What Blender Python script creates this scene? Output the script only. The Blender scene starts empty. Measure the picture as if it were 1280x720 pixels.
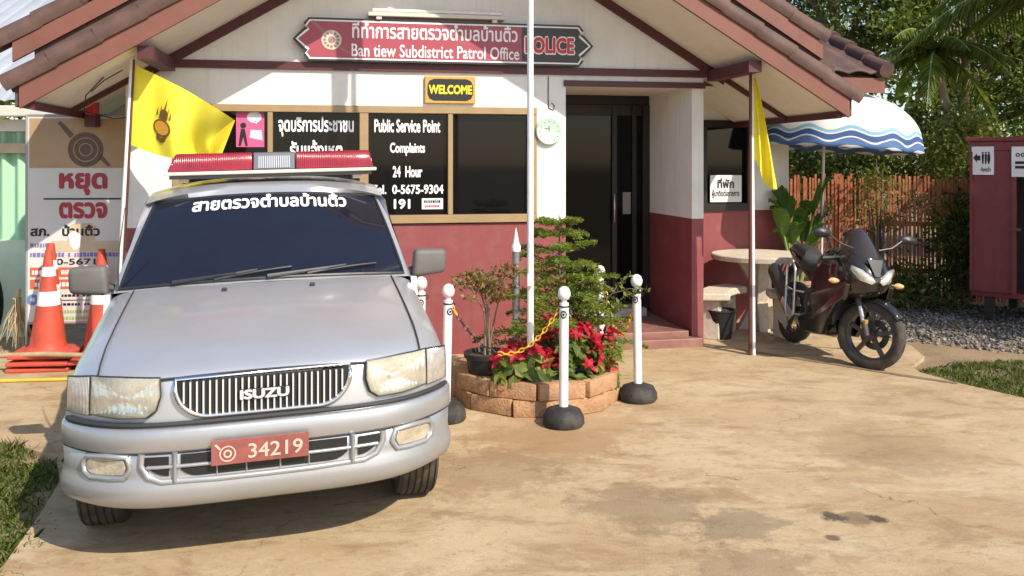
import bpy, bmesh, math, random
import numpy as np
from mathutils import Vector, Matrix, Euler
from mathutils.geometry import delaunay_2d_cdt

random.seed(7)
rng = np.random.default_rng(7)
S = bpy.context.scene
COL = S.collection
R = math.radians

# ------------------------------------------------------------------ camera, sky, sun, exposure
cam = bpy.data.objects.new('camera', bpy.data.cameras.new('camera'))
COL.objects.link(cam)
cam.location = (0, 0, 1.75)
cam.rotation_euler = (R(90), 0, 0)
cam.data.sensor_width = 36
cam.data.lens = 36 * 1100 / 1280
cam.data.shift_y = -155 / 1280
cam.data.clip_end = 2000
S.camera = cam

SUN = Vector((.78, -.867, 1.0)).normalized()      # towards the sun
w = bpy.data.worlds.new('World')
S.world = w
w.use_nodes = True
nt = w.node_tree
sky = nt.nodes.new('ShaderNodeTexSky')
sky.sky_type = 'NISHITA'
sky.sun_disc = False
sky.sun_elevation = math.asin(SUN.z)
sky.sun_rotation = math.atan2(SUN.x, SUN.y)
sky.air_density = 1.0
sky.dust_density = 1.0
nt.links.new(sky.outputs[0], nt.nodes['Background'].inputs[0])
nt.nodes['Background'].inputs[1].default_value = 0.14
sl = bpy.data.lights.new('sun', 'SUN')
sl.energy = 4.0
sl.angle = R(0.5)
sl.color = (1.0, .90, .76)
so = bpy.data.objects.new('sun', sl)
COL.objects.link(so)
so.rotation_euler = SUN.to_track_quat('Z', 'Y').to_euler()
so.location = SUN * 30
S.view_settings.view_transform = 'Standard'
S.view_settings.look = 'None'
S.view_settings.gamma = 1
S.view_settings.exposure = 0.55

# ------------------------------------------------------------------ helpers
def tag(o, label=None, cat=None, group=None, kind=None):
    if label: o['label'] = label
    if cat: o['category'] = cat
    if group: o['group'] = group
    if kind: o['kind'] = kind
    return o

def thing(name, label, cat, loc=(0, 0, 0), rz=0, group=None):
    o = bpy.data.objects.new(name, None)
    o.empty_display_size = .2
    COL.objects.link(o)
    o.location = loc
    o.rotation_euler = (0, 0, R(rz))
    return tag(o, label, cat, group)

def copy_tree(o, parent=None):
    c = o.copy()
    COL.objects.link(c)
    if parent: c.parent = parent
    for ch in list(o.children):
        copy_tree(ch, c)
    return c

class MB:
    def __init__(s): s.v = []; s.f = []
    def add(s, vs, fs):
        k = len(s.v)
        s.v += [tuple(p) for p in vs]
        s.f += [tuple(i + k for i in f) for f in fs]
        return s
    def box(s, x0, x1, y0, y1, z0, z1, M=None):
        vs = [(x, y, z) for z in (z0, z1) for (x, y) in ((x0, y0), (x1, y0), (x1, y1), (x0, y1))]
        if M is not None: vs = [M @ Vector(p) for p in vs]
        return s.add(vs, [(3, 2, 1, 0), (4, 5, 6, 7), (0, 1, 5, 4), (1, 2, 6, 5), (2, 3, 7, 6), (3, 0, 4, 7)])
    def prism(s, pts, d):
        n = len(pts); d = Vector(d)
        a = [Vector(p) for p in pts]
        return s.add(a + [p + d for p in a],
                     [tuple(range(n))[::-1], tuple(range(n, 2 * n))] + [(i, (i + 1) % n, n + (i + 1) % n, n + i) for i in range(n)])
    def tube(s, pts, r, n=8, closed=False, flat=1.0):
        P = [Vector(p) for p in pts]; m = len(P)
        rr = r if isinstance(r, (list, tuple)) else [r] * m
        vs = []; up = None
        for i in range(m):
            if closed: t = P[(i + 1) % m] - P[i - 1]
            else: t = P[min(i + 1, m - 1)] - P[max(i - 1, 0)]
            t.normalize()
            if up is None:
                up = Vector((0, 0, 1)) if abs(t.z) < .9 else Vector((1, 0, 0))
            a = t.cross(up); a.normalize(); b = a.cross(t); up = b
            for k in range(n):
                q = 2 * math.pi * k / n
                vs.append(P[i] + (a * math.cos(q) + b * math.sin(q) * flat) * rr[i])
        fs = []
        for i in range(m if closed else m - 1):
            j = (i + 1) % m
            for k in range(n):
                l = (k + 1) % n
                fs.append((i * n + k, i * n + l, j * n + l, j * n + k))
        if not closed:
            fs.append(tuple(range(n))[::-1]); fs.append(tuple(range((m - 1) * n, m * n)))
        return s.add(vs, fs)
    def lathe(s, prof, n=24, M=None, caps=True):
        vs = []
        for (r, z) in prof:
            for k in range(n):
                q = 2 * math.pi * k / n
                p = Vector((r * math.cos(q), r * math.sin(q), z))
                vs.append(M @ p if M is not None else p)
        fs = []
        for i in range(len(prof) - 1):
            for k in range(n):
                l = (k + 1) % n
                fs.append((i * n + k, i * n + l, (i + 1) * n + l, (i + 1) * n + k))
        if caps:
            fs.append(tuple(range(n))[::-1]); m = len(prof) - 1
            fs.append(tuple(range(m * n, m * n + n)))
        return s.add(vs, fs)
    def grid(s, fn, nu, nv, wrap=False):
        vs = [fn(i / nu, j / nv) for j in range(nv + 1) for i in range(nu + 1)]
        W = nu + 1
        return s.add(vs, [(j * W + i, j * W + i + 1, (j + 1) * W + i + 1, (j + 1) * W + i) for j in range(nv) for i in range(nu)])
    def build(s, name, mat, parent=None, bevel=0, seg=2, smooth=None, recalc=True, fn=None, solid=0, weld=False):
        me = bpy.data.meshes.new(name)
        vs = [fn(p) for p in s.v] if fn else s.v
        me.from_pydata(vs, [], s.f)
        if recalc or bevel or weld:
            bm = bmesh.new(); bm.from_mesh(me)
            if weld: bmesh.ops.remove_doubles(bm, verts=bm.verts, dist=1e-4)
            if recalc: bmesh.ops.recalc_face_normals(bm, faces=bm.faces)
            if bevel:
                es = [e for e in bm.edges if len(e.link_faces) == 2 and e.calc_face_angle(0) > R(25)]
                bmesh.ops.bevel(bm, geom=es, offset=bevel, segments=seg, profile=.5, affect='EDGES', clamp_overlap=True)
            bm.to_mesh(me); bm.free()
        me.materials.append(mat)
        if smooth is not None:
            me.polygons.foreach_set('use_smooth', [True] * len(me.polygons))
            me.set_sharp_from_angle(angle=R(smooth))
        me.update()
        o = bpy.data.objects.new(name, me)
        COL.objects.link(o)
        if parent: o.parent = parent
        if solid:
            m = o.modifiers.new('solid', 'SOLIDIFY'); m.thickness = solid; m.offset = 0
        return o

def rot(ax, deg): return Matrix.Rotation(R(deg), 4, ax)
def T(x, y, z): return Matrix.Translation((x, y, z))

def np_mesh(name, V, F, mat, parent=None, smooth=False):
    """V (n,3) array, F (m,k) array"""
    me = bpy.data.meshes.new(name)
    n = len(V); m, k = F.shape
    me.vertices.add(n); me.vertices.foreach_set('co', V.astype(np.float32).ravel())
    me.loops.add(m * k); me.loops.foreach_set('vertex_index', F.astype(np.int32).ravel())
    me.polygons.add(m)
    me.polygons.foreach_set('loop_start', np.arange(0, m * k, k, dtype=np.int32))
    if smooth: me.polygons.foreach_set('use_smooth', [True] * m)
    me.materials.append(mat)
    me.update(calc_edges=True); me.validate()
    o = bpy.data.objects.new(name, me); COL.objects.link(o)
    if parent: o.parent = parent
    return o

# text outlines -> filled triangles (non-zero winding, so overlapping strokes fill correctly)
def text2d(body, w=None, h=None, bold=0.0, sx=1.0, align='C'):
    c = bpy.data.curves.new('t', 'FONT'); c.body = body; c.fill_mode = 'NONE'; c.resolution_u = 3
    o = bpy.data.objects.new('t', c); COL.objects.link(o)
    dg = bpy.context.evaluated_depsgraph_get()
    me = bpy.data.meshes.new_from_object(o.evaluated_get(dg))
    P = np.array([v.co[:2] for v in me.vertices]); E = np.array([e.vertices[:] for e in me.edges])
    bpy.data.objects.remove(o); bpy.data.curves.remove(c); bpy.data.meshes.remove(me)
    P[:, 0] *= sx
    if bold:
        PP = [P]; EE = [E]
        for k in range(6):
            q = k * math.pi / 3
            PP.append(P + np.array([math.cos(q), math.sin(q)]) * bold); EE.append(E + len(P) * (k + 1))
        P = np.concatenate(PP); E = np.concatenate(EE)
    vs, es, fs, _, _, _ = delaunay_2d_cdt([Vector(p) for p in P], [tuple(int(i) for i in e) for e in E], [], 0, 1e-6)
    V = np.array([v[:] for v in vs]); F = np.array([f for f in fs])
    Ce = V[F].mean(1)
    A = P[E[:, 0]]; B = P[E[:, 1]]
    wn = np.zeros(len(Ce))
    for i, c_ in enumerate(Ce):
        up = (A[:, 1] <= c_[1]) & (B[:, 1] > c_[1]); dn = (A[:, 1] > c_[1]) & (B[:, 1] <= c_[1])
        cr = (B[:, 0] - A[:, 0]) * (c_[1] - A[:, 1]) - (c_[0] - A[:, 0]) * (B[:, 1] - A[:, 1])
        wn[i] = np.sum(up & (cr > 0)) - np.sum(dn & (cr < 0))
    F = F[wn != 0]
    lo, hi = V.min(0), V.max(0)
    used = np.unique(F); lo, hi = V[used].min(0), V[used].max(0)
    V = V - (lo + hi) / 2
    s = 1.0
    ex = hi - lo
    if w and h: V = V * np.array([w / ex[0], h / ex[1]])
    elif w: V = V * (w / ex[0])
    elif h: V = V * (h / ex[1])
    if align == 'L': V[:, 0] -= V[:, 0].min()
    return V, F

def text(mb, body, place, **k):
    """place: function (x, y) -> 3-D point"""
    V, F = text2d(body, **k)
    mb.add([place(a, b) for a, b in V], [tuple(int(i) for i in f) for f in F])

def disc(mb, cx, cy, r, place, n=20, r0=0, sy=1.0):
    if r0:
        vs = [place(cx + q * math.cos(a), cy + q * sy * math.sin(a)) for a in [2 * math.pi * i / n for i in range(n)] for q in (r0, r)]
        mb.add(vs, [(2 * i, 2 * i + 1, (2 * i + 3) % (2 * n), (2 * i + 2) % (2 * n)) for i in range(n)])
    else:
        mb.add([place(cx + r * math.cos(2 * math.pi * i / n), cy + r * sy * math.sin(2 * math.pi * i / n)) for i in range(n)], [tuple(range(n))])

def poly(mb, pts, place):
    mb.add([place(*p) for p in pts], [tuple(range(len(pts)))])

# ------------------------------------------------------------------ materials
def mat(name, col, rough=.6, metal=0, var=.12, scale=6, bump=0, bscale=40, spec=.5, coat=0, dirt=None, dirt_amt=.5, dirt_scale=2.5, streak=None):
    m = bpy.data.materials.new(name); m.use_nodes = True
    N = m.node_tree.nodes; L = m.node_tree.links
    b = N['Principled BSDF']
    b.inputs['Roughness'].default_value = rough; b.inputs['Metallic'].default_value = metal
    b.inputs['Specular IOR Level'].default_value = spec; b.inputs['Coat Weight'].default_value = coat
    b.inputs['Coat Roughness'].default_value = .08
    tc = N.new('ShaderNodeTexCoord')
    nz = N.new('ShaderNodeTexNoise'); nz.inputs['Scale'].default_value = scale; nz.inputs['Detail'].default_value = 6; nz.inputs['Roughness'].default_value = .65
    L.new(tc.outputs['Object'], nz.inputs['Vector'])
    cr = N.new('ShaderNodeValToRGB')
    c = np.array(col[:3])
    lo = np.clip(c * (1 - var), 0, 1); hi = np.clip(c * (1 + var), 0, 1)
    cr.color_ramp.elements[0].position = .3; cr.color_ramp.elements[1].position = .7
    cr.color_ramp.elements[0].color = (*lo, 1); cr.color_ramp.elements[1].color = (*hi, 1)
    L.new(nz.outputs[0], cr.inputs[0])
    out = cr.outputs[0]
    if dirt is not None:
        n2 = N.new('ShaderNodeTexNoise'); n2.inputs['Scale'].default_value = dirt_scale; n2.inputs['Detail'].default_value = 9; n2.inputs['Roughness'].default_value = .7
        L.new(tc.outputs['Object'], n2.inputs['Vector'])
        r2 = N.new('ShaderNodeValToRGB'); r2.color_ramp.elements[0].position = .48; r2.color_ramp.elements[1].position = .72
        r2.color_ramp.elements[0].color = (0, 0, 0, 1); r2.color_ramp.elements[1].color = (dirt_amt,) * 3 + (1,)
        L.new(n2.outputs[0], r2.inputs[0])
        mx = N.new('ShaderNodeMixRGB'); mx.inputs[2].default_value = (*dirt, 1)
        L.new(r2.outputs[0], mx.inputs[0]); L.new(out, mx.inputs[1]); out = mx.outputs[0]
    if streak is not None:
        mp = N.new('ShaderNodeMapping'); mp.inputs['Scale'].default_value = (7, 7, .55); L.new(tc.outputs['Object'], mp.inputs['Vector'])
        n4 = N.new('ShaderNodeTexNoise'); n4.inputs['Scale'].default_value = 1.6; n4.inputs['Detail'].default_value = 8; n4.inputs['Roughness'].default_value = .7
        L.new(mp.outputs[0], n4.inputs['Vector'])
        r4 = N.new('ShaderNodeValToRGB'); r4.color_ramp.elements[0].position = .52; r4.color_ramp.elements[1].position = .72
        r4.color_ramp.elements[0].color = (0, 0, 0, 1); r4.color_ramp.elements[1].color = (.45, .45, .45, 1)
        L.new(n4.outputs[0], r4.inputs[0]); m4 = N.new('ShaderNodeMixRGB'); m4.inputs[2].default_value = (*streak, 1)
        L.new(r4.outputs[0], m4.inputs[0]); L.new(out, m4.inputs[1]); out = m4.outputs[0]
    L.new(out, b.inputs['Base Color'])
    if bump:
        n3 = N.new('ShaderNodeTexNoise'); n3.inputs['Scale'].default_value = bscale; n3.inputs['Detail'].default_value = 5
        L.new(tc.outputs['Object'], n3.inputs['Vector'])
        bp = N.new('ShaderNodeBump'); bp.inputs['Strength'].default_value = bump; bp.inputs['Distance'].default_value = .02
        L.new(n3.outputs[0], bp.inputs['Height']); L.new(bp.outputs[0], b.inputs['Normal'])
    return m

def leafmat(name, cols, transl=.35, rough=.5):
    m = bpy.data.materials.new(name); m.use_nodes = True
    N = m.node_tree.nodes; L = m.node_tree.links
    b = N['Principled BSDF']; b.inputs['Roughness'].default_value = rough; b.inputs['Specular IOR Level'].default_value = .35
    g = N.new('ShaderNodeNewGeometry'); cr = N.new('ShaderNodeValToRGB')
    e = cr.color_ramp.elements
    for i, c in enumerate(cols):
        x = e[i] if i < 2 else e.new(1)
        x.color = (*c, 1)
    for i in range(len(cols)): e[i].position = i / (len(cols) - 1)
    L.new(g.outputs['Random Per Island'], cr.inputs[0]); L.new(cr.outputs[0], b.inputs['Base Color'])
    t = N.new('ShaderNodeBsdfTranslucent')
    gm = N.new('ShaderNodeMixRGB'); gm.blend_type = 'MULTIPLY'; gm.inputs[0].default_value = 1; gm.inputs[2].default_value = (1.5, 1.5, .7, 1)
    L.new(cr.outputs[0], gm.inputs[1]); L.new(gm.outputs[0], t.inputs[0])
    mx = N.new('ShaderNodeMixShader'); mx.inputs[0].default_value = transl
    L.new(b.outputs[0], mx.inputs[1]); L.new(t.outputs[0], mx.inputs[2])
    L.new(mx.outputs[0], N['Material Output'].inputs[0])
    return m

M = {}
M['white_wall'] = mat('white wall paint', (.78, .77, .73), .8, var=.04, scale=3, bump=.06, bscale=60, dirt=(.56, .51, .43), dirt_amt=.35, dirt_scale=1.8, streak=(.55, .50, .43))
M['red_wall'] = mat('red dado paint', (.245, .056, .058), .6, var=.06, scale=3, bump=.05, bscale=60, dirt=(.30, .14, .12), dirt_amt=.45, dirt_scale=3.5, streak=(.15, .05, .045))
M['trim'] = mat('maroon trim paint', (.085, .020, .023), .5, var=.12)
M['barge'] = mat('red brown barge paint', (.185, .068, .048), .6, var=.12, dirt=(.12, .055, .04), dirt_amt=.5)
M['tile'] = mat('brown roof tile', (.105, .058, .046), .75, var=.35, scale=4, bump=.15, dirt=(.06, .045, .04), dirt_amt=.7)
M['soffit'] = mat('cream soffit board', (.78, .73, .64), .8, var=.05)
M['alu'] = mat('tan aluminium frame', (.36, .25, .13), .45, metal=.2, var=.08)
M['darkframe'] = mat('dark bronze frame', (.014, .011, .009), .45, metal=.1)
M['glass'] = mat('dark tinted glass', (.005, .005, .006), .05, var=.05, spec=.25)
M['doorglass'] = mat('dark door glass', (.004, .004, .004), .06, var=.05, spec=.2)
M['interior'] = mat('dark interior', (.03, .028, .025), .8)
M['steel'] = mat('brushed steel', (.6, .6, .6), .3, metal=.9, var=.05)
M['chrome'] = mat('chrome', (.8, .8, .8), .12, metal=1, var=.03)
M['whitepaint'] = mat('white gloss paint', (.8, .8, .78), .35, var=.03, dirt=(.5, .44, .36), dirt_amt=.45, dirt_scale=7)
M['white'] = mat('white vinyl', (.85, .85, .85), .6, var=.01)
M['signred'] = mat('sign red', (.36, .065, .09), .4, var=.06)
M['signdark'] = mat('sign maroon black', (.035, .028, .03), .4, var=.1)
M['red'] = mat('red vinyl', (.55, .04, .05), .5, var=.03)
M['bannerred'] = mat('faded red banner print', (.36, .035, .045), .6, var=.1)
M['black'] = mat('black vinyl', (.012, .012, .012), .5, var=.1)
M['yellow'] = mat('yellow vinyl', (.80, .62, .02), .5, var=.03)
M['gold'] = mat('gold paint', (.55, .33, .08), .45, metal=.3, var=.2, scale=60)
M['step'] = mat('red step tile', (.25, .115, .09), .55, var=.2, dirt=(.36, .26, .19), dirt_amt=.8)
M['concrete_grey'] = mat('grey concrete', (.42, .39, .34), .85, var=.15, bump=.2)
M['terrazzo'] = mat('pale cast concrete', (.60, .53, .42), .75, var=.18, scale=30, bump=.1, dirt=(.35, .29, .22), dirt_amt=.5)
M['brick'] = mat('tan concrete brick', (.40, .225, .115), .85, var=.35, scale=9, bump=.5, bscale=55, dirt=(.30, .20, .12), dirt_amt=.6, dirt_scale=6)
M['soil'] = mat('dark soil', (.06, .04, .028), .95, var=.4, scale=30, bump=.8)
M['blackplastic'] = mat('black plastic', (.02, .02, .021), .45, var=.15)
M['rubber'] = mat('black rubber', (.022, .021, .021), .75, var=.3, bump=.25, dirt=(.13, .10, .07), dirt_amt=.6, dirt_scale=6)
M['orange'] = mat('cone orange', (.55, .075, .04), .55, var=.15, dirt=(.22, .075, .05), dirt_amt=.8, dirt_scale=5)
M['chain'] = mat('yellow plastic chain', (.78, .42, .03), .4, var=.1)
M['fence'] = mat('red brown fence slats', (.42, .14, .06), .7, var=.4, scale=8)
M['booth'] = mat('dark red booth paint', (.185, .03, .034), .45, var=.15, dirt=(.12, .03, .025), dirt_amt=.6, streak=(.22, .08, .05))
M['bark'] = mat('bark', (.17, .12, .085), .9, var=.35, scale=12, bump=.5)
M['palmbark'] = mat('pale palm bark', (.34, .26, .17), .9, var=.25, scale=14, bump=.4)
M['stem'] = mat('green stem', (.22, .26, .10), .6, var=.2)
M['twig'] = mat('thin twig', (.20, .15, .10), .8, var=.2)
M['green_sheet'] = mat('pale green sheet', (.36, .60, .42), .55, var=.06)
M['mintwall'] = mat('mint wall paint', (.55, .68, .52), .8, var=.04)
M['metal_sheet'] = mat('grey metal sheet', (.50, .53, .57), .5, metal=.4, var=.1, scale=3)
M['tanrail'] = mat('tan rail', (.55, .45, .30), .7)
M['palebeam'] = mat('pale beam', (.62, .58, .52), .8, var=.08)
M['flag'] = mat('yellow flag cloth', (.86, .74, .05), .75, var=.05)
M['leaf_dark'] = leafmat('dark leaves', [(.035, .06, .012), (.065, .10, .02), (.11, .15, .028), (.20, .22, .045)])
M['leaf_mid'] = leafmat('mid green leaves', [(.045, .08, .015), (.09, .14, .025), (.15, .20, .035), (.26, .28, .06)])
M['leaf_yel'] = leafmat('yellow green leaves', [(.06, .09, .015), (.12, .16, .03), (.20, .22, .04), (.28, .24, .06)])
M['leaf_palm'] = leafmat('palm leaves', [(.06, .10, .014), (.13, .18, .025), (.24, .27, .05)], .4, .4)
M['leaf_pine'] = leafmat('soft conifer needles', [(.09, .15, .018), (.17, .24, .035), (.30, .34, .06)], .45)
M['leaf_bract'] = leafmat('red bracts', [(.30, .008, .02), (.42, .012, .03), (.55, .025, .05)], .3)
M['leaf_banana'] = leafmat('broad glossy leaves', [(.05, .12, .02), (.09, .18, .03), (.16, .26, .05)], .45, .35)
M['grass'] = leafmat('grass blades', [(.04, .075, .012), (.08, .13, .022), (.13, .17, .035), (.26, .21, .09)], .35)
M['silver'] = mat('dusty silver car paint', (.57, .58, .605), .38, metal=.62, var=.05, scale=3, coat=.4, dirt=(.48, .46, .44), dirt_amt=.18)
M['silver_bumper'] = mat('silver bumper paint', (.43, .44, .455), .36, metal=.6, var=.05, scale=4, coat=.2, dirt=(.36, .32, .27), dirt_amt=.35)
M['seam'] = mat('dark seam', (.03, .03, .032), .7)
M['lampglass'] = mat('headlamp lens', (.66, .65, .55), .18, metal=.45, var=.3, scale=16, coat=1, bump=.45, bscale=20, dirt=(.30, .30, .27), dirt_amt=.55, dirt_scale=7)
M['fogglass'] = mat('fog lamp lens', (.55, .49, .38), .15, metal=.4, var=.2, scale=20, coat=1, bump=.2)
M['amberglass'] = mat('clear corner lens', (.60, .56, .52), .15, metal=.4, var=.25, scale=18, coat=1)
M['redlens'] = mat('red light bar lens', (.42, .012, .03), .12, var=.12, scale=10, coat=.8)
M['slat'] = mat('grey slat', (.34, .36, .40), .5, var=.05)
M['badge'] = mat('bright badge metal', (.75, .75, .76), .35, metal=.4, var=.03)
M['barbase'] = mat('pale light bar base', (.60, .55, .47), .5, var=.1)
M['barcentre'] = mat('grey speaker housing', (.10, .11, .13), .4, metal=.3, var=.05)
M['windscreen'] = mat('navy windscreen glass', (.010, .012, .022), .05, var=.1, spec=.6)
M['plate'] = mat('faded red number plate', (.25, .07, .058), .55, var=.25, scale=14, dirt=(.32, .17, .13), dirt_amt=.5, dirt_scale=9)
M['platetext'] = mat('faded plate numerals', (.52, .40, .33), .6, var=.1)
M['greyplastic'] = mat('weathered grey plastic', (.12, .115, .105), .6, var=.12, scale=8)
M['bikeblack'] = mat('black bike paint', (.016, .013, .012), .18, var=.2, coat=.6, dirt=(.07, .05, .04), dirt_amt=.3)
M['bikebrown'] = mat('dark bronze bike paint', (.028, .018, .015), .22, metal=.3, var=.2, coat=.6)
M['engine'] = mat('engine metal', (.09, .085, .08), .5, metal=.6, var=.2)
M['darkalloy'] = mat('dark alloy', (.10, .095, .09), .4, metal=.7, var=.1)
M['seat'] = mat('black vinyl seat', (.035, .034, .034), .55, var=.1, bump=.1)
M['amber'] = mat('amber lens', (.70, .38, .16), .2, coat=.7, var=.05)
M['tyre'] = mat('dusty tyre rubber', (.04, .037, .034), .8, var=.3, dirt=(.22, .16, .10), dirt_amt=.5, dirt_scale=5)
M['tyre_black'] = mat('black tyre rubber', (.02, .019, .018), .8, var=.3)
M['straw'] = mat('pale straw', (.50, .38, .22), .85, var=.3, scale=20)
M['bamboo'] = mat('weathered bamboo', (.40, .28, .16), .7, var=.25)
M['clay'] = mat('clay pot', (.35, .20, .12), .8, var=.15)
M['clockgreen'] = mat('pale green clock rim', (.50, .68, .55), .4, var=.05)
M['brownstick'] = mat('dark red stick paint', (.10, .035, .028), .5)
M['paper'] = mat('white paper', (.75, .74, .74), .7, var=.03)
M['banner_w'] = mat('white banner vinyl', (.62, .60, .57), .6, var=.05, scale=2)
M['banner_b'] = mat('tan banner panel', (.40, .27, .15), .6, var=.15, scale=2)
M['emblem'] = mat('dark emblem print', (.12, .08, .06), .6, var=.2, scale=40)
M['purple'] = mat('violet print', (.20, .16, .38), .6)
M['orangeprint'] = mat('orange red print', (.60, .12, .05), .6)
M['greenprint'] = mat('green print', (.25, .5, .12), .6)
M['blueprint'] = mat('blue print', (.12, .22, .45), .6)
M['pink'] = mat('pink poster', (.62, .10, .25), .6)
M['gravel'] = leafmat('gravel stone', [(.07, .065, .06), (.13, .12, .11), (.19, .17, .155), (.34, .32, .29)], 0, .9)
M['cable'] = mat('black cable', (.015, .015, .015), .6)
M['brownink'] = mat('brown ink', (.16, .07, .02), .7)
M['goldink'] = mat('gold ink', (.72, .36, .03), .6, var=.15, scale=60)

# ground materials ---------------------------------------------------
def clear_cover(name, tint, haze):
    m = bpy.data.materials.new(name); m.use_nodes = True
    N = m.node_tree.nodes; L = m.node_tree.links
    t = N.new('ShaderNodeBsdfTransparent'); t.inputs[0].default_value = (*tint, 1)
    d = N['Principled BSDF']; d.inputs['Base Color'].default_value = (.80, .78, .68, 1); d.inputs['Roughness'].default_value = .08
    fr = N.new('ShaderNodeFresnel'); fr.inputs[0].default_value = 1.5
    ad = N.new('ShaderNodeMath'); ad.operation = 'ADD'; ad.use_clamp = True
    nz = N.new('ShaderNodeTexNoise'); nz.inputs['Scale'].default_value = 14; tc = N.new('ShaderNodeTexCoord'); L.new(tc.outputs['Object'], nz.inputs['Vector'])
    mr = N.new('ShaderNodeMapRange'); mr.inputs['From Min'].default_value = .35; mr.inputs['From Max'].default_value = .7; mr.inputs['To Min'].default_value = haze * .5; mr.inputs['To Max'].default_value = haze * 1.5
    L.new(nz.outputs[0], mr.inputs['Value']); L.new(fr.outputs[0], ad.inputs[0]); L.new(mr.outputs[0], ad.inputs[1])
    mx = N.new('ShaderNodeMixShader'); L.new(ad.outputs[0], mx.inputs[0]); L.new(t.outputs[0], mx.inputs[1]); L.new(d.outputs[0], mx.inputs[2])
    L.new(mx.outputs[0], N['Material Output'].inputs[0])
    return m
M['cover'] = clear_cover('clear lamp cover', (1, .99, .95), .17)
def reflector_mat():
    m = mat('lamp reflector', (.93, .93, .92), .22, metal=1, var=.1, scale=10)
    N = m.node_tree.nodes; L = m.node_tree.links
    v = N.new('ShaderNodeTexVoronoi'); v.inputs['Scale'].default_value = 34
    mp = N.new('ShaderNodeMapping'); mp.inputs['Scale'].default_value = (1.6, 1, .7); tc = N.new('ShaderNodeTexCoord')
    L.new(tc.outputs['Object'], mp.inputs[0]); L.new(mp.outputs[0], v.inputs['Vector'])
    bp = N.new('ShaderNodeBump'); bp.inputs['Strength'].default_value = .22; bp.inputs['Distance'].default_value = .012
    L.new(v.outputs['Distance'], bp.inputs['Height']); L.new(bp.outputs[0], N['Principled BSDF'].inputs['Normal'])
    return m
M['reflector'] = reflector_mat()
def ribbed(m, axis, freq, strength):
    N = m.node_tree.nodes; L = m.node_tree.links
    tc = N.new('ShaderNodeTexCoord'); wv = N.new('ShaderNodeTexWave'); wv.bands_direction = axis; wv.inputs['Scale'].default_value = freq
    L.new(tc.outputs['Object'], wv.inputs[0]); bp = N.new('ShaderNodeBump'); bp.inputs['Strength'].default_value = strength; bp.inputs['Distance'].default_value = .004
    L.new(wv.outputs[0], bp.inputs['Height']); L.new(bp.outputs[0], N['Principled BSDF'].inputs['Normal'])
M['redlens'] = mat('red light bar lens', (.27, .006, .018), .16, var=.25, scale=9, coat=.5)
ribbed(M['redlens'], 'X', 26, .7)
ribbed(M['amberglass'], 'X', 45, .8)

def ground_mat():
    m = mat('dry earth', (.25, .175, .10), .95, var=.3, scale=1.5, bump=.5, bscale=30, dirt=(.16, .12, .07), dirt_amt=.7, dirt_scale=.8)
    return m

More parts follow.
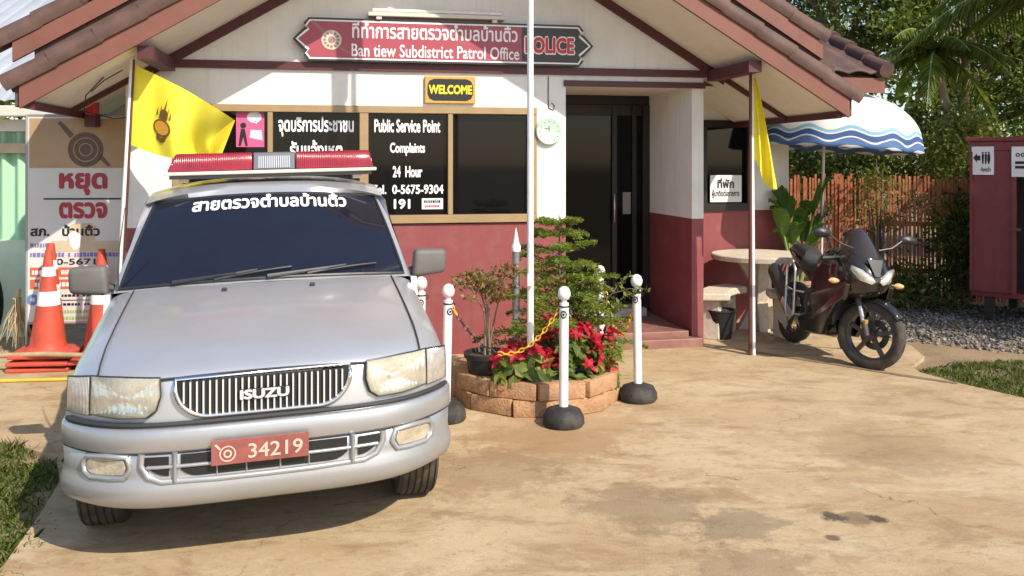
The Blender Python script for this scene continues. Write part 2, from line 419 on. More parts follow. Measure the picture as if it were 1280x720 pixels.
def concrete_mat():
    m = bpy.data.materials.new('tan stained concrete'); m.use_nodes = True
    N = m.node_tree.nodes; L = m.node_tree.links; b = N['Principled BSDF']
    b.inputs['Roughness'].default_value = .85; b.inputs['Specular IOR Level'].default_value = .25
    tc = N.new('ShaderNodeTexCoord')
    def noise(scale, det=8, ro=.65, vec=None, dist=0):
        n = N.new('ShaderNodeTexNoise'); n.inputs['Scale'].default_value = scale; n.inputs['Detail'].default_value = det
        n.inputs['Roughness'].default_value = ro; n.inputs['Distortion'].default_value = dist
        L.new(vec or tc.outputs['Object'], n.inputs['Vector']); return n.outputs[0]
    def ramp(src, p0, p1, v0=0., v1=1.):
        r = N.new('ShaderNodeMapRange'); r.inputs['From Min'].default_value = p0; r.inputs['From Max'].default_value = p1
        r.inputs['To Min'].default_value = v0; r.inputs['To Max'].default_value = v1
        r.interpolation_type = 'SMOOTHSTEP'
        L.new(src, r.inputs['Value']); return r.outputs[0]
    def mix(fac, a, c):
        x = N.new('ShaderNodeMixRGB'); L.new(fac, x.inputs[0])
        if isinstance(a, tuple): x.inputs[1].default_value = (*a, 1)
        else: L.new(a, x.inputs[1])
        x.inputs[2].default_value = (*c, 1); return x.outputs[0]
    def math_(op, a, c):
        x = N.new('ShaderNodeMath'); x.operation = op
        for i, q in enumerate((a, c)):
            if isinstance(q, (int, float)): x.inputs[i].default_value = q
            else: L.new(q, x.inputs[i])
        return x.outputs[0]
    mp = N.new('ShaderNodeMapping'); mp.inputs['Scale'].default_value = (.75, 1.5, 1); mp.inputs['Rotation'].default_value = (0, 0, R(-12))
    L.new(tc.outputs['Object'], mp.inputs['Vector'])
    c = mix(ramp(noise(.7, 6), .35, .65), (.52, .40, .245), (.43, .305, .17))
    c = mix(ramp(noise(2.2, 9, .7, mp.outputs[0], .6), .47, .66, 0, .8), c, (.29, .185, .095))
    c = mix(ramp(noise(1.1, 9, .75, mp.outputs[0], .4), .50, .68, 0, .85), c, (.56, .45, .29))
    c = mix(ramp(noise(5, 9, .75, mp.outputs[0], .8), .54, .70, 0, .6), c, (.25, .165, .085))
    mp2 = N.new('ShaderNodeMapping'); mp2.inputs['Scale'].default_value = (1.3, 3.6, 1); mp2.inputs['Rotation'].default_value = (0, 0, R(8))
    L.new(tc.outputs['Object'], mp2.inputs['Vector'])
    c = mix(ramp(noise(2.6, 9, .75, mp2.outputs[0], .5), .54, .72, 0, .6), c, (.24, .185, .11))
    c = mix(ramp(noise(1.7, 7, .7, mp2.outputs[0], 1.), .56, .75, 0, .6), c, (.44, .24, .13))
    c = mix(ramp(noise(13, 9, .8), .54, .66, 0, .65), c, (.26, .175, .095))
    c = mix(ramp(noise(7, 9, .8), .55, .68, 0, .6), c, (.58, .48, .33))
    c = mix(ramp(noise(60, 4, .8), .60, .8, 0, .5), c, (.24, .17, .10))
    c = mix(ramp(noise(26, 6, .7), .62, .8, 0, .5), c, (.55, .46, .33))
    # old damp and oil patches lying on the slab where the photograph has them
    for (x, y, r, a, col) in ((.66, 4.48, .36, .6, (.20, .145, .085)), (1.1, 4.25, .24, .6, (.17, .125, .08)), (.2, 5.45, .50, .5, (.28, .165, .075)),
                              (1.60, 4.36, .07, .9, (.06, .05, .04)), (1.80, 4.34, .055, .9, (.05, .04, .035)), (1.70, 4.35, .09, .6, (.12, .09, .06)), (1.50, 4.12, .035, .8, (.08, .06, .04)),
                              (-.1, 5.0, .45, .45, (.22, .15, .08)), (1.0, 3.75, .35, .5, (.20, .14, .08)), (1.75, 3.3, .5, .35, (.28, .18, .10)),
                              (2.3, 5.4, .5, .4, (.26, .18, .10)), (.3, 5.85, .70, .45, (.33, .19, .09))):
        d = N.new('ShaderNodeVectorMath'); d.operation = 'DISTANCE'; d.inputs[1].default_value = (x, y, 0)
        L.new(tc.outputs['Object'], d.inputs[0])
        dd = math_('ADD', d.outputs['Value'], math_('MULTIPLY', math_('SUBTRACT', noise(4.5, 10, .78), .5), r * 3.4))
        c = mix(ramp(dd, r * .6, r * 1.1, a, 0), c, col)
    c = mix(ramp(noise(150, 3, .8), .56, .68, 0, .55), c, (.20, .14, .085))
    c = mix(ramp(noise(210, 2, .8), .58, .70, 0, .5), c, (.62, .53, .40))
    c = mix(ramp(noise(42, 6, .8, mp.outputs[0]), .56, .66, 0, .5), c, (.30, .20, .11))
    vo = N.new('ShaderNodeTexVoronoi'); vo.feature = 'DISTANCE_TO_EDGE'; vo.inputs['Scale'].default_value = .33
    wp = N.new('ShaderNodeVectorMath'); wp.operation = 'ADD'; wn_ = N.new('ShaderNodeTexNoise'); wn_.inputs['Scale'].default_value = 2.5; wn_.inputs['Detail'].default_value = 8
    L.new(tc.outputs['Object'], wn_.inputs['Vector']); L.new(tc.outputs['Object'], wp.inputs[0]); L.new(wn_.outputs['Color'], wp.inputs[1]); L.new(wp.outputs[0], vo.inputs['Vector'])
    c = mix(math_('MULTIPLY', ramp(vo.outputs['Distance'], .0005, .003, .8, 0), ramp(noise(.9, 3), .47, .58)), c, (.16, .11, .065))
    L.new(c, b.inputs['Base Color'])
    bp = N.new('ShaderNodeBump'); bp.inputs['Strength'].default_value = .5; bp.inputs['Distance'].default_value = .01
    L.new(noise(70, 6, .75), bp.inputs['Height']); L.new(bp.outputs[0], b.inputs['Normal'])
    return m

# ------------------------------------------------------------------ ground
g = MB()
g.box(-600, 600, -600, 600, -.6, -.035)
tag(g.build('ground', ground_mat()), kind='structure')
outline = [(-2.1, -3), (-2.12, 3.0), (-2.22, 3.85), (-2.36, 4.4), (-2.50, 4.87), (-2.72, 5.25), (-3.1, 5.5), (-4.2, 5.7), (-9, 5.9), (-9, 16), (2.6, 16), (3.0, 11.5), (3.3, 9.6), (3.6, 9.0), (3.85, 8.5),
           (3.75, 8.0), (3.45, 7.6), (3.43, 7.4), (3.56, 7.05), (3.83, 6.59), (4.2, 5.9), (4.6, 5.0), (5.2, 3), (5.4, -3)]
c = MB(); c.prism([(x, y, -.15) for x, y in outline], (0, 0, .15))
concrete = c.build('concrete_yard', concrete_mat()); tag(concrete, kind='structure')
# thin darker strip running across the slab, laid just above its surface
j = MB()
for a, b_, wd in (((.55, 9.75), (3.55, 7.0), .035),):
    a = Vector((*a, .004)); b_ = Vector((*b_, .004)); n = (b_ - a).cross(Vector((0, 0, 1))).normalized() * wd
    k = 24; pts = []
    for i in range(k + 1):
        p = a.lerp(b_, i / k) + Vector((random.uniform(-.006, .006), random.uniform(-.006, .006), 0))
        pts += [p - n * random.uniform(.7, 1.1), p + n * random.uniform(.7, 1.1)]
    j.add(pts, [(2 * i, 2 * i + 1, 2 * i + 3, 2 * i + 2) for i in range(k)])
tag(j.build('concrete_strip', mat('brown strip', (.22, .15, .09), .95, var=.2, scale=8)), kind='structure')

# ------------------------------------------------------------------ police station
BX, BY, BA = -.515, 8.09, 11
def station(name='police_station'):
    return thing(name, 'single storey police station with white upper walls, red dado and brown tiled gable roof', 'building', (BX, BY, 0), BA)
ST = station()
BM = T(BX, BY, 0) @ rot('Z', BA)
def BW(x, y, z): return BM @ Vector((x, y, z))
SL = .60; AP = 4.19
def Lr(t): return AP - SL * abs(t)

ww = MB()     # white walls
ww.box(-2.85, -2.47, 0, .14, 1.2, 2.62)
ww.box(-2.47, .76, 0, .14, 2.275, 2.62)
ww.box(.76, 1.04, 0, .14, 1.2, 2.62)
ww.box(1.04, 2.30, 0, .14, 2.50, 2.62)
ww.box(2.30, 2.42, 0, 1.2, 1.22, 2.62)
ww.prism([(-2.6, 0, 2.62), (2.6, 0, 2.62), (2.6, 0, Lr(2.6) - .002), (0, 0, AP - .002), (-2.6, 0, Lr(2.6) - .002)], (0, .14, 0))
ww.box(.92, 1.04, .14, 1.2, 1.2, 2.62)
ww.box(2.42, 2.9, 1.2, 1.34, 1.23, 2.68); ww.box(2.9, 3.52, 1.2, 1.34, 2.24, 2.68); ww.box(3.52, 3.97, 1.2, 1.34, 1.23, 2.68)
ww.box(3.83, 3.97, 1.34, 6, 1.23, 2.68)
ww.box(-2.85, -2.71, .14, 6, 1.2, 2.62)
ww.box(-2.71, 3.83, 5.86, 6, 0, 2.62)
ww.build('upper_wall', M['white_wall'], ST)
rw = MB()
rw.box(-2.85, 1.04, 0, .14, 0, 1.2)
rw.box(2.30, 2.42, 0, 1.2, 0, 1.22)
rw.box(.92, 1.04, .14, 1.2, 0, 1.2)
rw.box(2.42, 3.97, 1.2, 1.34, 0, 1.23); rw.box(3.83, 3.97, 1.34, 6, 0, 1.23); rw.box(-2.85, -2.71, .14, 6, 0, 1.2)
rw.build('dado_wall', M['red_wall'], ST)
# ceiling of the porch and of the building
ce = MB(); ce.box(1.04, 2.30, .14, 1.2, 2.5, 2.56); ce.box(2.42, 3.97, .45, 1.2, 2.52, 2.55)
ce.build('porch_ceiling', M['soffit'], ST)
# trim boards
tr = MB()
tr.box(-2.64, 2.44, -.03, 0, 2.587, 2.656)
tr.box(1.02, 2.43, -.025, 0, 2.482, 2.538)
for s in (-1, 1):
    p = [(s * .0, 0, AP - .003), (s * 2.62, 0, Lr(2.62) - .003), (s * 2.62, 0, Lr(2.62) - .095), (0, 0, AP - .1)]
    tr.prism([(x, -.033, z) for x, y, z in p], (0, .032, 0))
    p = [(s * 2.62, 0, Lr(2.62) - .003), (s * 3.3, 0, Lr(3.3) - .003), (s * 3.3, 0, Lr(3.3) - .05), (s * 2.62, 0, Lr(2.62) - .06)]
    tr.prism([(x, -.03, z) for x, y, z in p], (0, .03, 0))
    x0, x1 = sorted((s * 2.44, s * 2.56))
    tr.box(x0, x1, -.93, -.034, 2.55, 2.65)
    x0, x1 = sorted((s * 3.27, s * 3.31))
    tr.box(x0, x1, -.96, -.03, Lr(3.29) - .06, Lr(3.29) - .002)
    tr.box(x0, x1, .0, 3, Lr(3.29) - .06, Lr(3.29) - .002)
tr.build('trim', M['trim'], ST)
# soffit and roof slabs of the front gable, and the second tier above
def slab(mb, t0, t1, y0, y1, o0, o1):
    for s in (-1, 1):
        mb.prism([(s * t0, y0, Lr(t0) + o0), (s * t1, y0, Lr(t1) + o0), (s * t1, y0, Lr(t1) + o1), (s * t0, y0, Lr(t0) + o1)], (0, y1 - y0, 0))
so_ = MB(); slab(so_, 0, 3.32, -.965, 3.2, 0, .02); so_.build('soffit', M['soffit'], ST)
rf = MB(); slab(rf, 0, 3.40, -.965, 3.4, .022, .20); slab(rf, 0, 3.30, -.86, 3.4, .30, .52)
roof = rf.build('roof', M['tile'], ST)
bb = MB(); slab(bb, 0, 3.36, -1.0, -.968, -.015, .165)
for s, e in ((-1, 3.44), (1, 3.16)):
    bb.prism([(0, -.9, AP + .385), (s * e, -.9, Lr(e) + .385), (s * e, -.9, Lr(e) + .53), (0, -.9, AP + .53)], (0, .035, 0))
bb.build('barge_board', M['barge'], ST)
vt = MB()
def caps(mb, s, e, y, off, r):
    L_ = math.hypot(1, SL); n = int(e * L_ / .37)
    for i in range(n + 1):
        a = e - i * .37 / L_; b_ = max(a - .40 / L_, 0)
        if a <= 0.02: break
        A = Vector((s * a, y, Lr(a) + off)); B = Vector((s * b_, y, Lr(b_) + off))
        up = Vector((s * SL, 0, 1)).normalized()
        A += up * .012; jit = random.uniform(-.006, .006)
        yv = Vector((0, 1, 0)); vs = []
        for P, rr in ((A, r * 1.0), (B, r * .96)):
            for k in range(9):
                q = R(-40 + 260 * k / 8)
                vs.append(P + yv * (math.cos(q) * rr + jit) + up * math.sin(q) * rr * .95)
            for k in range(9):
                q = R(220 - 260 * k / 8)
                vs.append(P + yv * (math.cos(q) * (rr - .014) + jit) + up * math.sin(q) * (rr - .014) * .95)
        mb.add(vs, [(k, (k + 1) % 18, 18 + (k + 1) % 18, 18 + k) for k in range(18)] + [(k, 17 - k, 16 - k, k + 1) for k in range(8)] + [(18 + k + 1, 18 + 16 - k, 18 + 17 - k, 18 + k) for k in range(8)])
for s in (-1, 1): caps(vt, s, 3.46, -.95, .205, .092)
caps(vt, -1, 3.6, -.84, .59, .092); caps(vt, 1, 3.2, -.84, .59, .092)
vt.build('verge_tile', M['tile'], roof, smooth=40)
# main roof: front slope of corrugated tile with verge on the right
mr = MB()
ES, EZ, ER = .46, 2.68, 3.9
def mainroof(u, v):
    t = 1.7 + u * 2.86; y = .3 + v * (ER - .3)
    row = (v * 11) % 1.0
    return (t, y, EZ + (y - .3) * ES + .03 * abs(math.sin(t * math.pi / .26)) - .03 * row + .015)
mr.grid(mainroof, 130, 44)
mr.build('main_roof', M['tile'], ST, smooth=50, solid=.02)
mv = MB()
for i in range(11):
    y0 = .26 + i * .335; y1 = y0 + .37
    mv.tube([(4.58, y0, EZ + (y0 - .3) * ES + .075), (4.58, y1, EZ + (y1 - .3) * ES + .045)], [.085, .072], 10)
mv.build('verge_tile', M['tile'], ST, smooth=40)
mf = MB(); mf.box(3.2, 4.60, .33, .36, 2.50, 2.655)
mf.prism([(4.55, .37, 2.52), (4.55, ER, 2.52 + (ER - .37) * ES), (4.55, ER, 2.67 + (ER - .37) * ES), (4.55, .37, 2.67)], (.03, 0, 0))
mf.build('fascia', M['barge'], ST)
ms = MB(); ms.prism([(3.99, .37, 2.60), (3.99, ER, 2.60 + (ER - .37) * ES), (3.99, ER, 2.62 + (ER - .37) * ES), (3.99, .37, 2.62)], (.55, 0, 0))
ms.build('eave_soffit', M['soffit'], ST)
gw = MB(); gw.prism([(3.83, 1.34, 2.68), (3.83, 6, 2.68), (3.83, 5.9, 3.3), (3.83, ER, 2.6 + (ER - .4) * ES), (3.83, 1.34, 2.62 + (1.34 - .37) * ES)], (.14, 0, 0))
gw.build('side_gable', M['white_wall'], ST)
rb = MB(); rb.prism([(-3.3, 3.9, EZ + 3.6 * ES - .3), (4.7, 3.9, EZ + 3.6 * ES), (4.7, 6.6, 2.7), (-3.3, 6.6, 2.7)], (0, 0, .06)); rb.build('rear_roof', M['tile'], ST)

# front window: four dark panes in a tan frame
def station_window():
    fr = MB()
    x0, x1, z0, z1 = -2.47, .76, 1.2, 2.275
    fr.box(x0, x1, -.02, .10, z1 - .065, z1); fr.box(x0, x1, -.03, .10, z0 + .01, z0 + .085)
    xs = [-2.47, -1.675, -.875, -.075, .68]
    for i, x in enumerate(xs):
        fr.box(x, x + (.045 if 0 < i < 4 and i != 2 else .08), -.015, .10, z0 + .085, z1 - .065)
    f = fr.build('window_frame', M['alu'], ST, bevel=.004, seg=1)
    for i in range(4):
        p = MB(); p.box(xs[i] + .04, xs[i + 1] + .005, .045, .06, z0 + .08, z1 - .06)
        p.build('pane', M['glass'], f)
    # white lettering on the panes
    l = MB()
    def at(cx, cz): return lambda a, b: (cx + a, .043, cz + b)
    text(l, 'จุดบริการประชาชน', at(-1.255, 2.085), w=.66, h=.18, bold=.03)
    text(l, 'รับแจ้งเหตุ', at(-1.255, 1.865), w=.46, h=.20, bold=.03)
    text(l, 'Public Service Point', at(-.44, 2.10), w=.60, h=.125, bold=.030)
    text(l, 'Complaints', at(-.44, 1.885), w=.32, h=.12, bold=.034)
    text(l, '24  Hour', at(-.44, 1.68), w=.27, h=.105, bold=.034)
    text(l, 'Tel.  0-5675-9304', at(-.44, 1.518), w=.66, h=.085, bold=.03)
    text(l, '191', at(-.49, 1.385), w=.15, h=.09, bold=.035)
    # serifs / underline strokes kept inside the lettering mesh
    l.build('lettering', M['white'], f, recalc=False)
    s = MB(); s.box(-.31, -.115, .038, .0435, 1.335, 1.435); st = s.build('sticker', M['paper'], f)
    k = MB()
    for z, c0, c1 in ((1.405, -.29, -.14),):
        x = c0
        while x < c1:
            d = random.uniform(.008, .02); k.box(x, min(x + d, c1), .0365, .0378, z - .012, z + .012); x += d + .005
    k.build('sticker_print', M['black'], f)
    k = MB(); x = -.28
    while x < -.15:
        d = random.uniform(.008, .02); k.box(x, x + d, .0365, .0378, 1.352, 1.372); x += d + .005
    k.build('sticker_print', M['red'], f)
    # pink poster with a figure and a speech bubble
    p = MB(); p.box(-1.945, -1.705, .036, .0435, 1.90, 2.235); p.build('poster', M['pink'], f)
    p = MB(); pl = lambda a, b: (a, .0345, b)
    disc(p, -1.79, 2.165, .062, pl, sy=.8); poly(p, [(-1.83, 1.985), (-1.72, 1.96), (-1.73, 2.05), (-1.82, 2.05)], pl); poly(p, [(-1.80, 2.13), (-1.765, 2.10), (-1.78, 2.14)], pl)
    p.build('poster_bubble', M['white'], f, recalc=False)
    p = MB(); disc(p, -1.885, 2.09, .026, pl); poly(p, [(-1.925, 1.91), (-1.905, 2.06), (-1.87, 2.06), (-1.845, 1.91), (-1.865, 1.91), (-1.885, 1.99), (-1.905, 1.91)], pl)
    p.build('poster_figure', M['black'], f, recalc=False)
station_window()

# glazed door in the recess
def station_door():
    d = MB()
    y = 1.2
    d.box(1.04, 2.30, y, y + .1, 2.40, 2.50); d.box(2.22, 2.30, y - .02, y + .1, .14, 2.40); d.box(1.04, 1.10, y, y + .1, .14, 2.40)
    d.box(1.87, 1.93, y - .01, y + .06, .14, 2.40); d.box(2.10, 2.15, y - .015, y + .06, .14, 2.40); d.box(1.10, 2.22, y + .005, y + .06, .14, .24)
    d.box(1.10, 2.22, y + .005, y + .06, 2.28, 2.40)
    f = d.build('door', M['darkframe'], ST, bevel=.004, seg=1)
    p = MB(); p.box(1.09, 1.88, y + .02, y + .035, .22, 2.30); p.build('pane', M['doorglass'], f)
    p = MB(); p.box(1.92, 2.23, y + .02, y + .035, .22, 2.30); p.build('pane', M['doorglass'], f)
    h = MB(); h.tube([(1.895, y - .01, 1.10), (1.885, y - .05, 1.12), (1.885, y - .05, 1.40), (1.895, y - .01, 1.42)], .010, 8)
    h.build('handle', M['steel'], f, smooth=60)
    n = MB(); n.box(2.0, 2.09, y + .012, y + .0195, 1.2, 1.44); n.build('notice', mat('dim grey paper', (.22, .21, .2), .7), f)
station_door()
# right-hand room window
rwn = MB()
rwn.box(2.9, 3.52, 1.17, 1.3, 2.16, 2.24); rwn.box(2.9, 3.52, 1.17, 1.3, 1.23, 1.31); rwn.box(2.9, 2.97, 1.17, 1.3, 1.31, 2.16); rwn.box(3.45, 3.52, 1.17, 1.3, 1.31, 2.16)
f2 = rwn.build('window_frame', M['darkframe'], ST)
p = MB(); p.box(2.96, 3.46, 1.24, 1.255, 1.30, 2.17); p.build('pane', M['glass'], f2)
# steps and porch floor
sp = MB(); sp.box(1.06, 2.28, .02, 1.2, -.02, .13); sp.box(1.22, 2.36, -.13, .0, -.02, .085)
sp.build('porch_step', M['step'], ST, bevel=.008)
sp = MB(); sp.box(1.2, 2.15, .85, 1.18, .132, .22); sp.build('door_step', M['concrete_grey'], ST, bevel=.01)

# things fixed to the front of the station: each a thing of its own
def signboard():
    o = thing('signboard', 'long red name board with pointed ends and white Thai and English lettering above the windows', 'sign', BW(0, 0, 0), BA)
    zc = 2.853
    def outl(k):   # k: inset
        hw, hh = 1.29 - k, .192 - k
        pts = []
        for s in (1, -1):
            e = [(1.15 - k * .5, hh), (1.19 - k * .7, hh - .05), (1.16 - k * .6, hh - .075), (1.20 - k, hh - .10), (1.285 - k * 1.4, 0)]
            side = e + [(x, -z) for x, z in e[::-1][1:]]
            pts += side if s == 1 else [(-x - .17, z) for x, z in side[::-1]]
        return pts
    def off(a, b, y): return (a, y, zc + b)
    b = MB(); b.prism([off(x, z, -.085) for x, z in outl(0)], (0, .05, 0)); b.box(-1.0, -.9, -.035, -.001, 2.7, 3.0); b.box(.8, .9, -.035, -.001, 2.7, 3.0)
    b.build('board', M['signdark'], o)
    oo, ii = outl(.018), outl(.032)
    w_ = MB(); n = len(oo)
    w_.add([off(x, z, -.0875) for x, z in oo] + [off(x, z, -.0875) for x, z in ii], [(i, (i + 1) % n, n + (i + 1) % n, n + i) for i in range(n)])
    w_.build('border', M['white'], o, recalc=False)
    oi = outl(.034)
    left = [p for p in oi if p[0] < 0]
    r = MB(); r.add([off(x, z, -.0872) for x, z in ([(.60, -.158)] + left + [(.60, .158)])], [tuple(range(len(left) + 2))])
    r.build('red_panel', M['signred'], o, recalc=False)
    l = MB()
    text(l, 'ที่ทำการสายตรวจตำบลบ้านติ้ว', lambda a, b: (-.19 + a, -.0895, 2.948 + b), w=1.50, h=.155, bold=.020)
    text(l, 'Ban tiew Subdistrict Patrol Office', lambda a, b: (-.185 + a, -.0895, 2.765 + b), w=1.52, h=.115, bold=.012)
    l.build('lettering', M['white'], o, recalc=False)
    l = MB(); text(l, 'POLICE', lambda a, b: (.865 + a, -.0895, 2.85 + b), w=.49, h=.175, bold=.09); l.build('lettering', M['white'], o, recalc=False)
    l = MB(); text(l, 'POLICE', lambda a, b: (.865 + a, -.0925, 2.85 + b), w=.465, h=.15, bold=.045); l.build('lettering', M['red'], o, recalc=False)
    e = MB(); pl = lambda a, b: (-1.12 + a, -.0895, 2.85 + b)
    disc(e, 0, 0, .088, pl, 24); e.build('emblem', M['barbase'], o, recalc=False)
    e = MB(); pl2 = lambda a, b: (-1.12 + a, -.0915, 2.85 + b)
    for q in range(0, 360, 30): disc(e, .06 * math.cos(R(q)), .06 * math.sin(R(q)), .012, pl2, 8)
    disc(e, 0, 0, .03, pl2, 12, .018); disc(e, 0, 0, .014, pl2, 8)
    pl = lambda a, b: (-1.12 + a, -.0895, 2.85 + b)
    poly(e, [(-.18, .155), (-.155, .17), (-.055, .075), (-.075, .058)], pl); poly(e, [(.06, -.075), (.075, -.058), (.17, -.115), (.165, -.125)], pl)
    e.build('emblem', mat('emblem pattern', (.32, .16, .14), .6), o, recalc=False)
signboard()

def welcome():
    o = thing('welcome_sign', 'small black WELCOME plaque with ornate gold corners above the window', 'sign', BW(0, 0, 0), BA)
    b = MB(); b.box(-.288, .176, -.035, -.002, 2.303, 2.552); b.build('frame', M['gold'], o, bevel=.005)
    x0, x1, z0, z1 = -.265, .153, 2.328, 2.527
    k = .06; pl = lambda a, c: (a, -.0375, c)
    p = MB(); poly(p, [(x0 + k, z0), (x1 - k, z0), (x1 - k * .3, z0 + k * .3), (x1, z0 + k), (x1, z1 - k), (x1 - k * .3, z1 - k * .3), (x1 - k, z1), (x0 + k, z1), (x0 + k * .3, z1 - k * .3), (x0, z1 - k), (x0, z0 + k), (x0 + k * .3, z0 + k * .3)], pl)
    p.build('panel', M['black'], o, recalc=False)
    l = MB(); text(l, 'WELCOME', lambda a, c: (-.055 + a, -.0395, 2.43 + c), w=.40, h=.085, bold=.045); l.build('lettering', M['yellow'], o, recalc=False)
welcome()

def clock():
    o = thing('wall_clock', 'round white wall clock with pale green rim beside the door', 'clock', BW(.87, 0, 2.055), BA)
    Mx = rot('X', 90)
    b = MB(); b.lathe([(.10, .002), (.122, .01), (.128, .03), (.118, .045), (.106, .04)], 32, Mx); b.build('rim', M['clockgreen'], o, smooth=40)
    f = MB(); f.lathe([(.107, .03), (.107, .036)], 32, Mx); f.build('face', M['white'], o)
    h = MB(); h.box(-.004, .004, -.041, -.038, 0, .05, ); h.box(-.045, 0, -.041, -.038, .02, .027)
    for q in range(12): h.box(-.003, .003, -.041, -.038, .085, .098, rot('Y', q * 30))
    h.build('hands', M['black'], o)
    w_ = MB(); w_.tube([(0, -.004, .52), (0, -.006, .3), (.005, -.006, .22), (.05, -.006, .2), (.06, -.006, .24), (.03, -.006, .27)], .004, 6); w_.build('cord', M['cable'], o)
clock()

def tube_light():
    o = thing('tube_light', 'slim white fluorescent batten fixed along the top of the red name board', 'lamp', BW(-.18, 0, 3.07), BA)
    b = MB(); b.box(-.62, .62, -.12, -.001, .0, .035); b.box(-.55, -.50, -.11, -.002, -.03, 0); b.box(.5, .55, -.11, -.002, -.03, 0)
    b.build('housing', M['palebeam'], o, bevel=.006)
    t_ = MB(); t_.tube([(-.58, -.09, .055), (.58, -.09, .055)], .016, 10); t_.build('tube', M['whitepaint'], o, smooth=40)
tube_light()

def notice():
    o = thing('paper_notice', 'white paper notice with black Thai lettering on the small right window', 'notice', BW(0, 0, 0), BA)
    b = MB(); b.box(3.0, 3.375, 1.163, 1.168, 1.325, 1.625); b.build('sheet', M['paper'], o)
    l = MB()
    text(l, 'ที่พัก', lambda a, c: (3.185 + a, 1.161, 1.535 + c), w=.20, h=.11, bold=.04)
    text(l, 'ผู้มาติดต่อราชการ', lambda a, c: (3.185 + a, 1.161, 1.415 + c), w=.33, h=.095, bold=.03)
    l.build('lettering', M['black'], o, recalc=False)
notice()

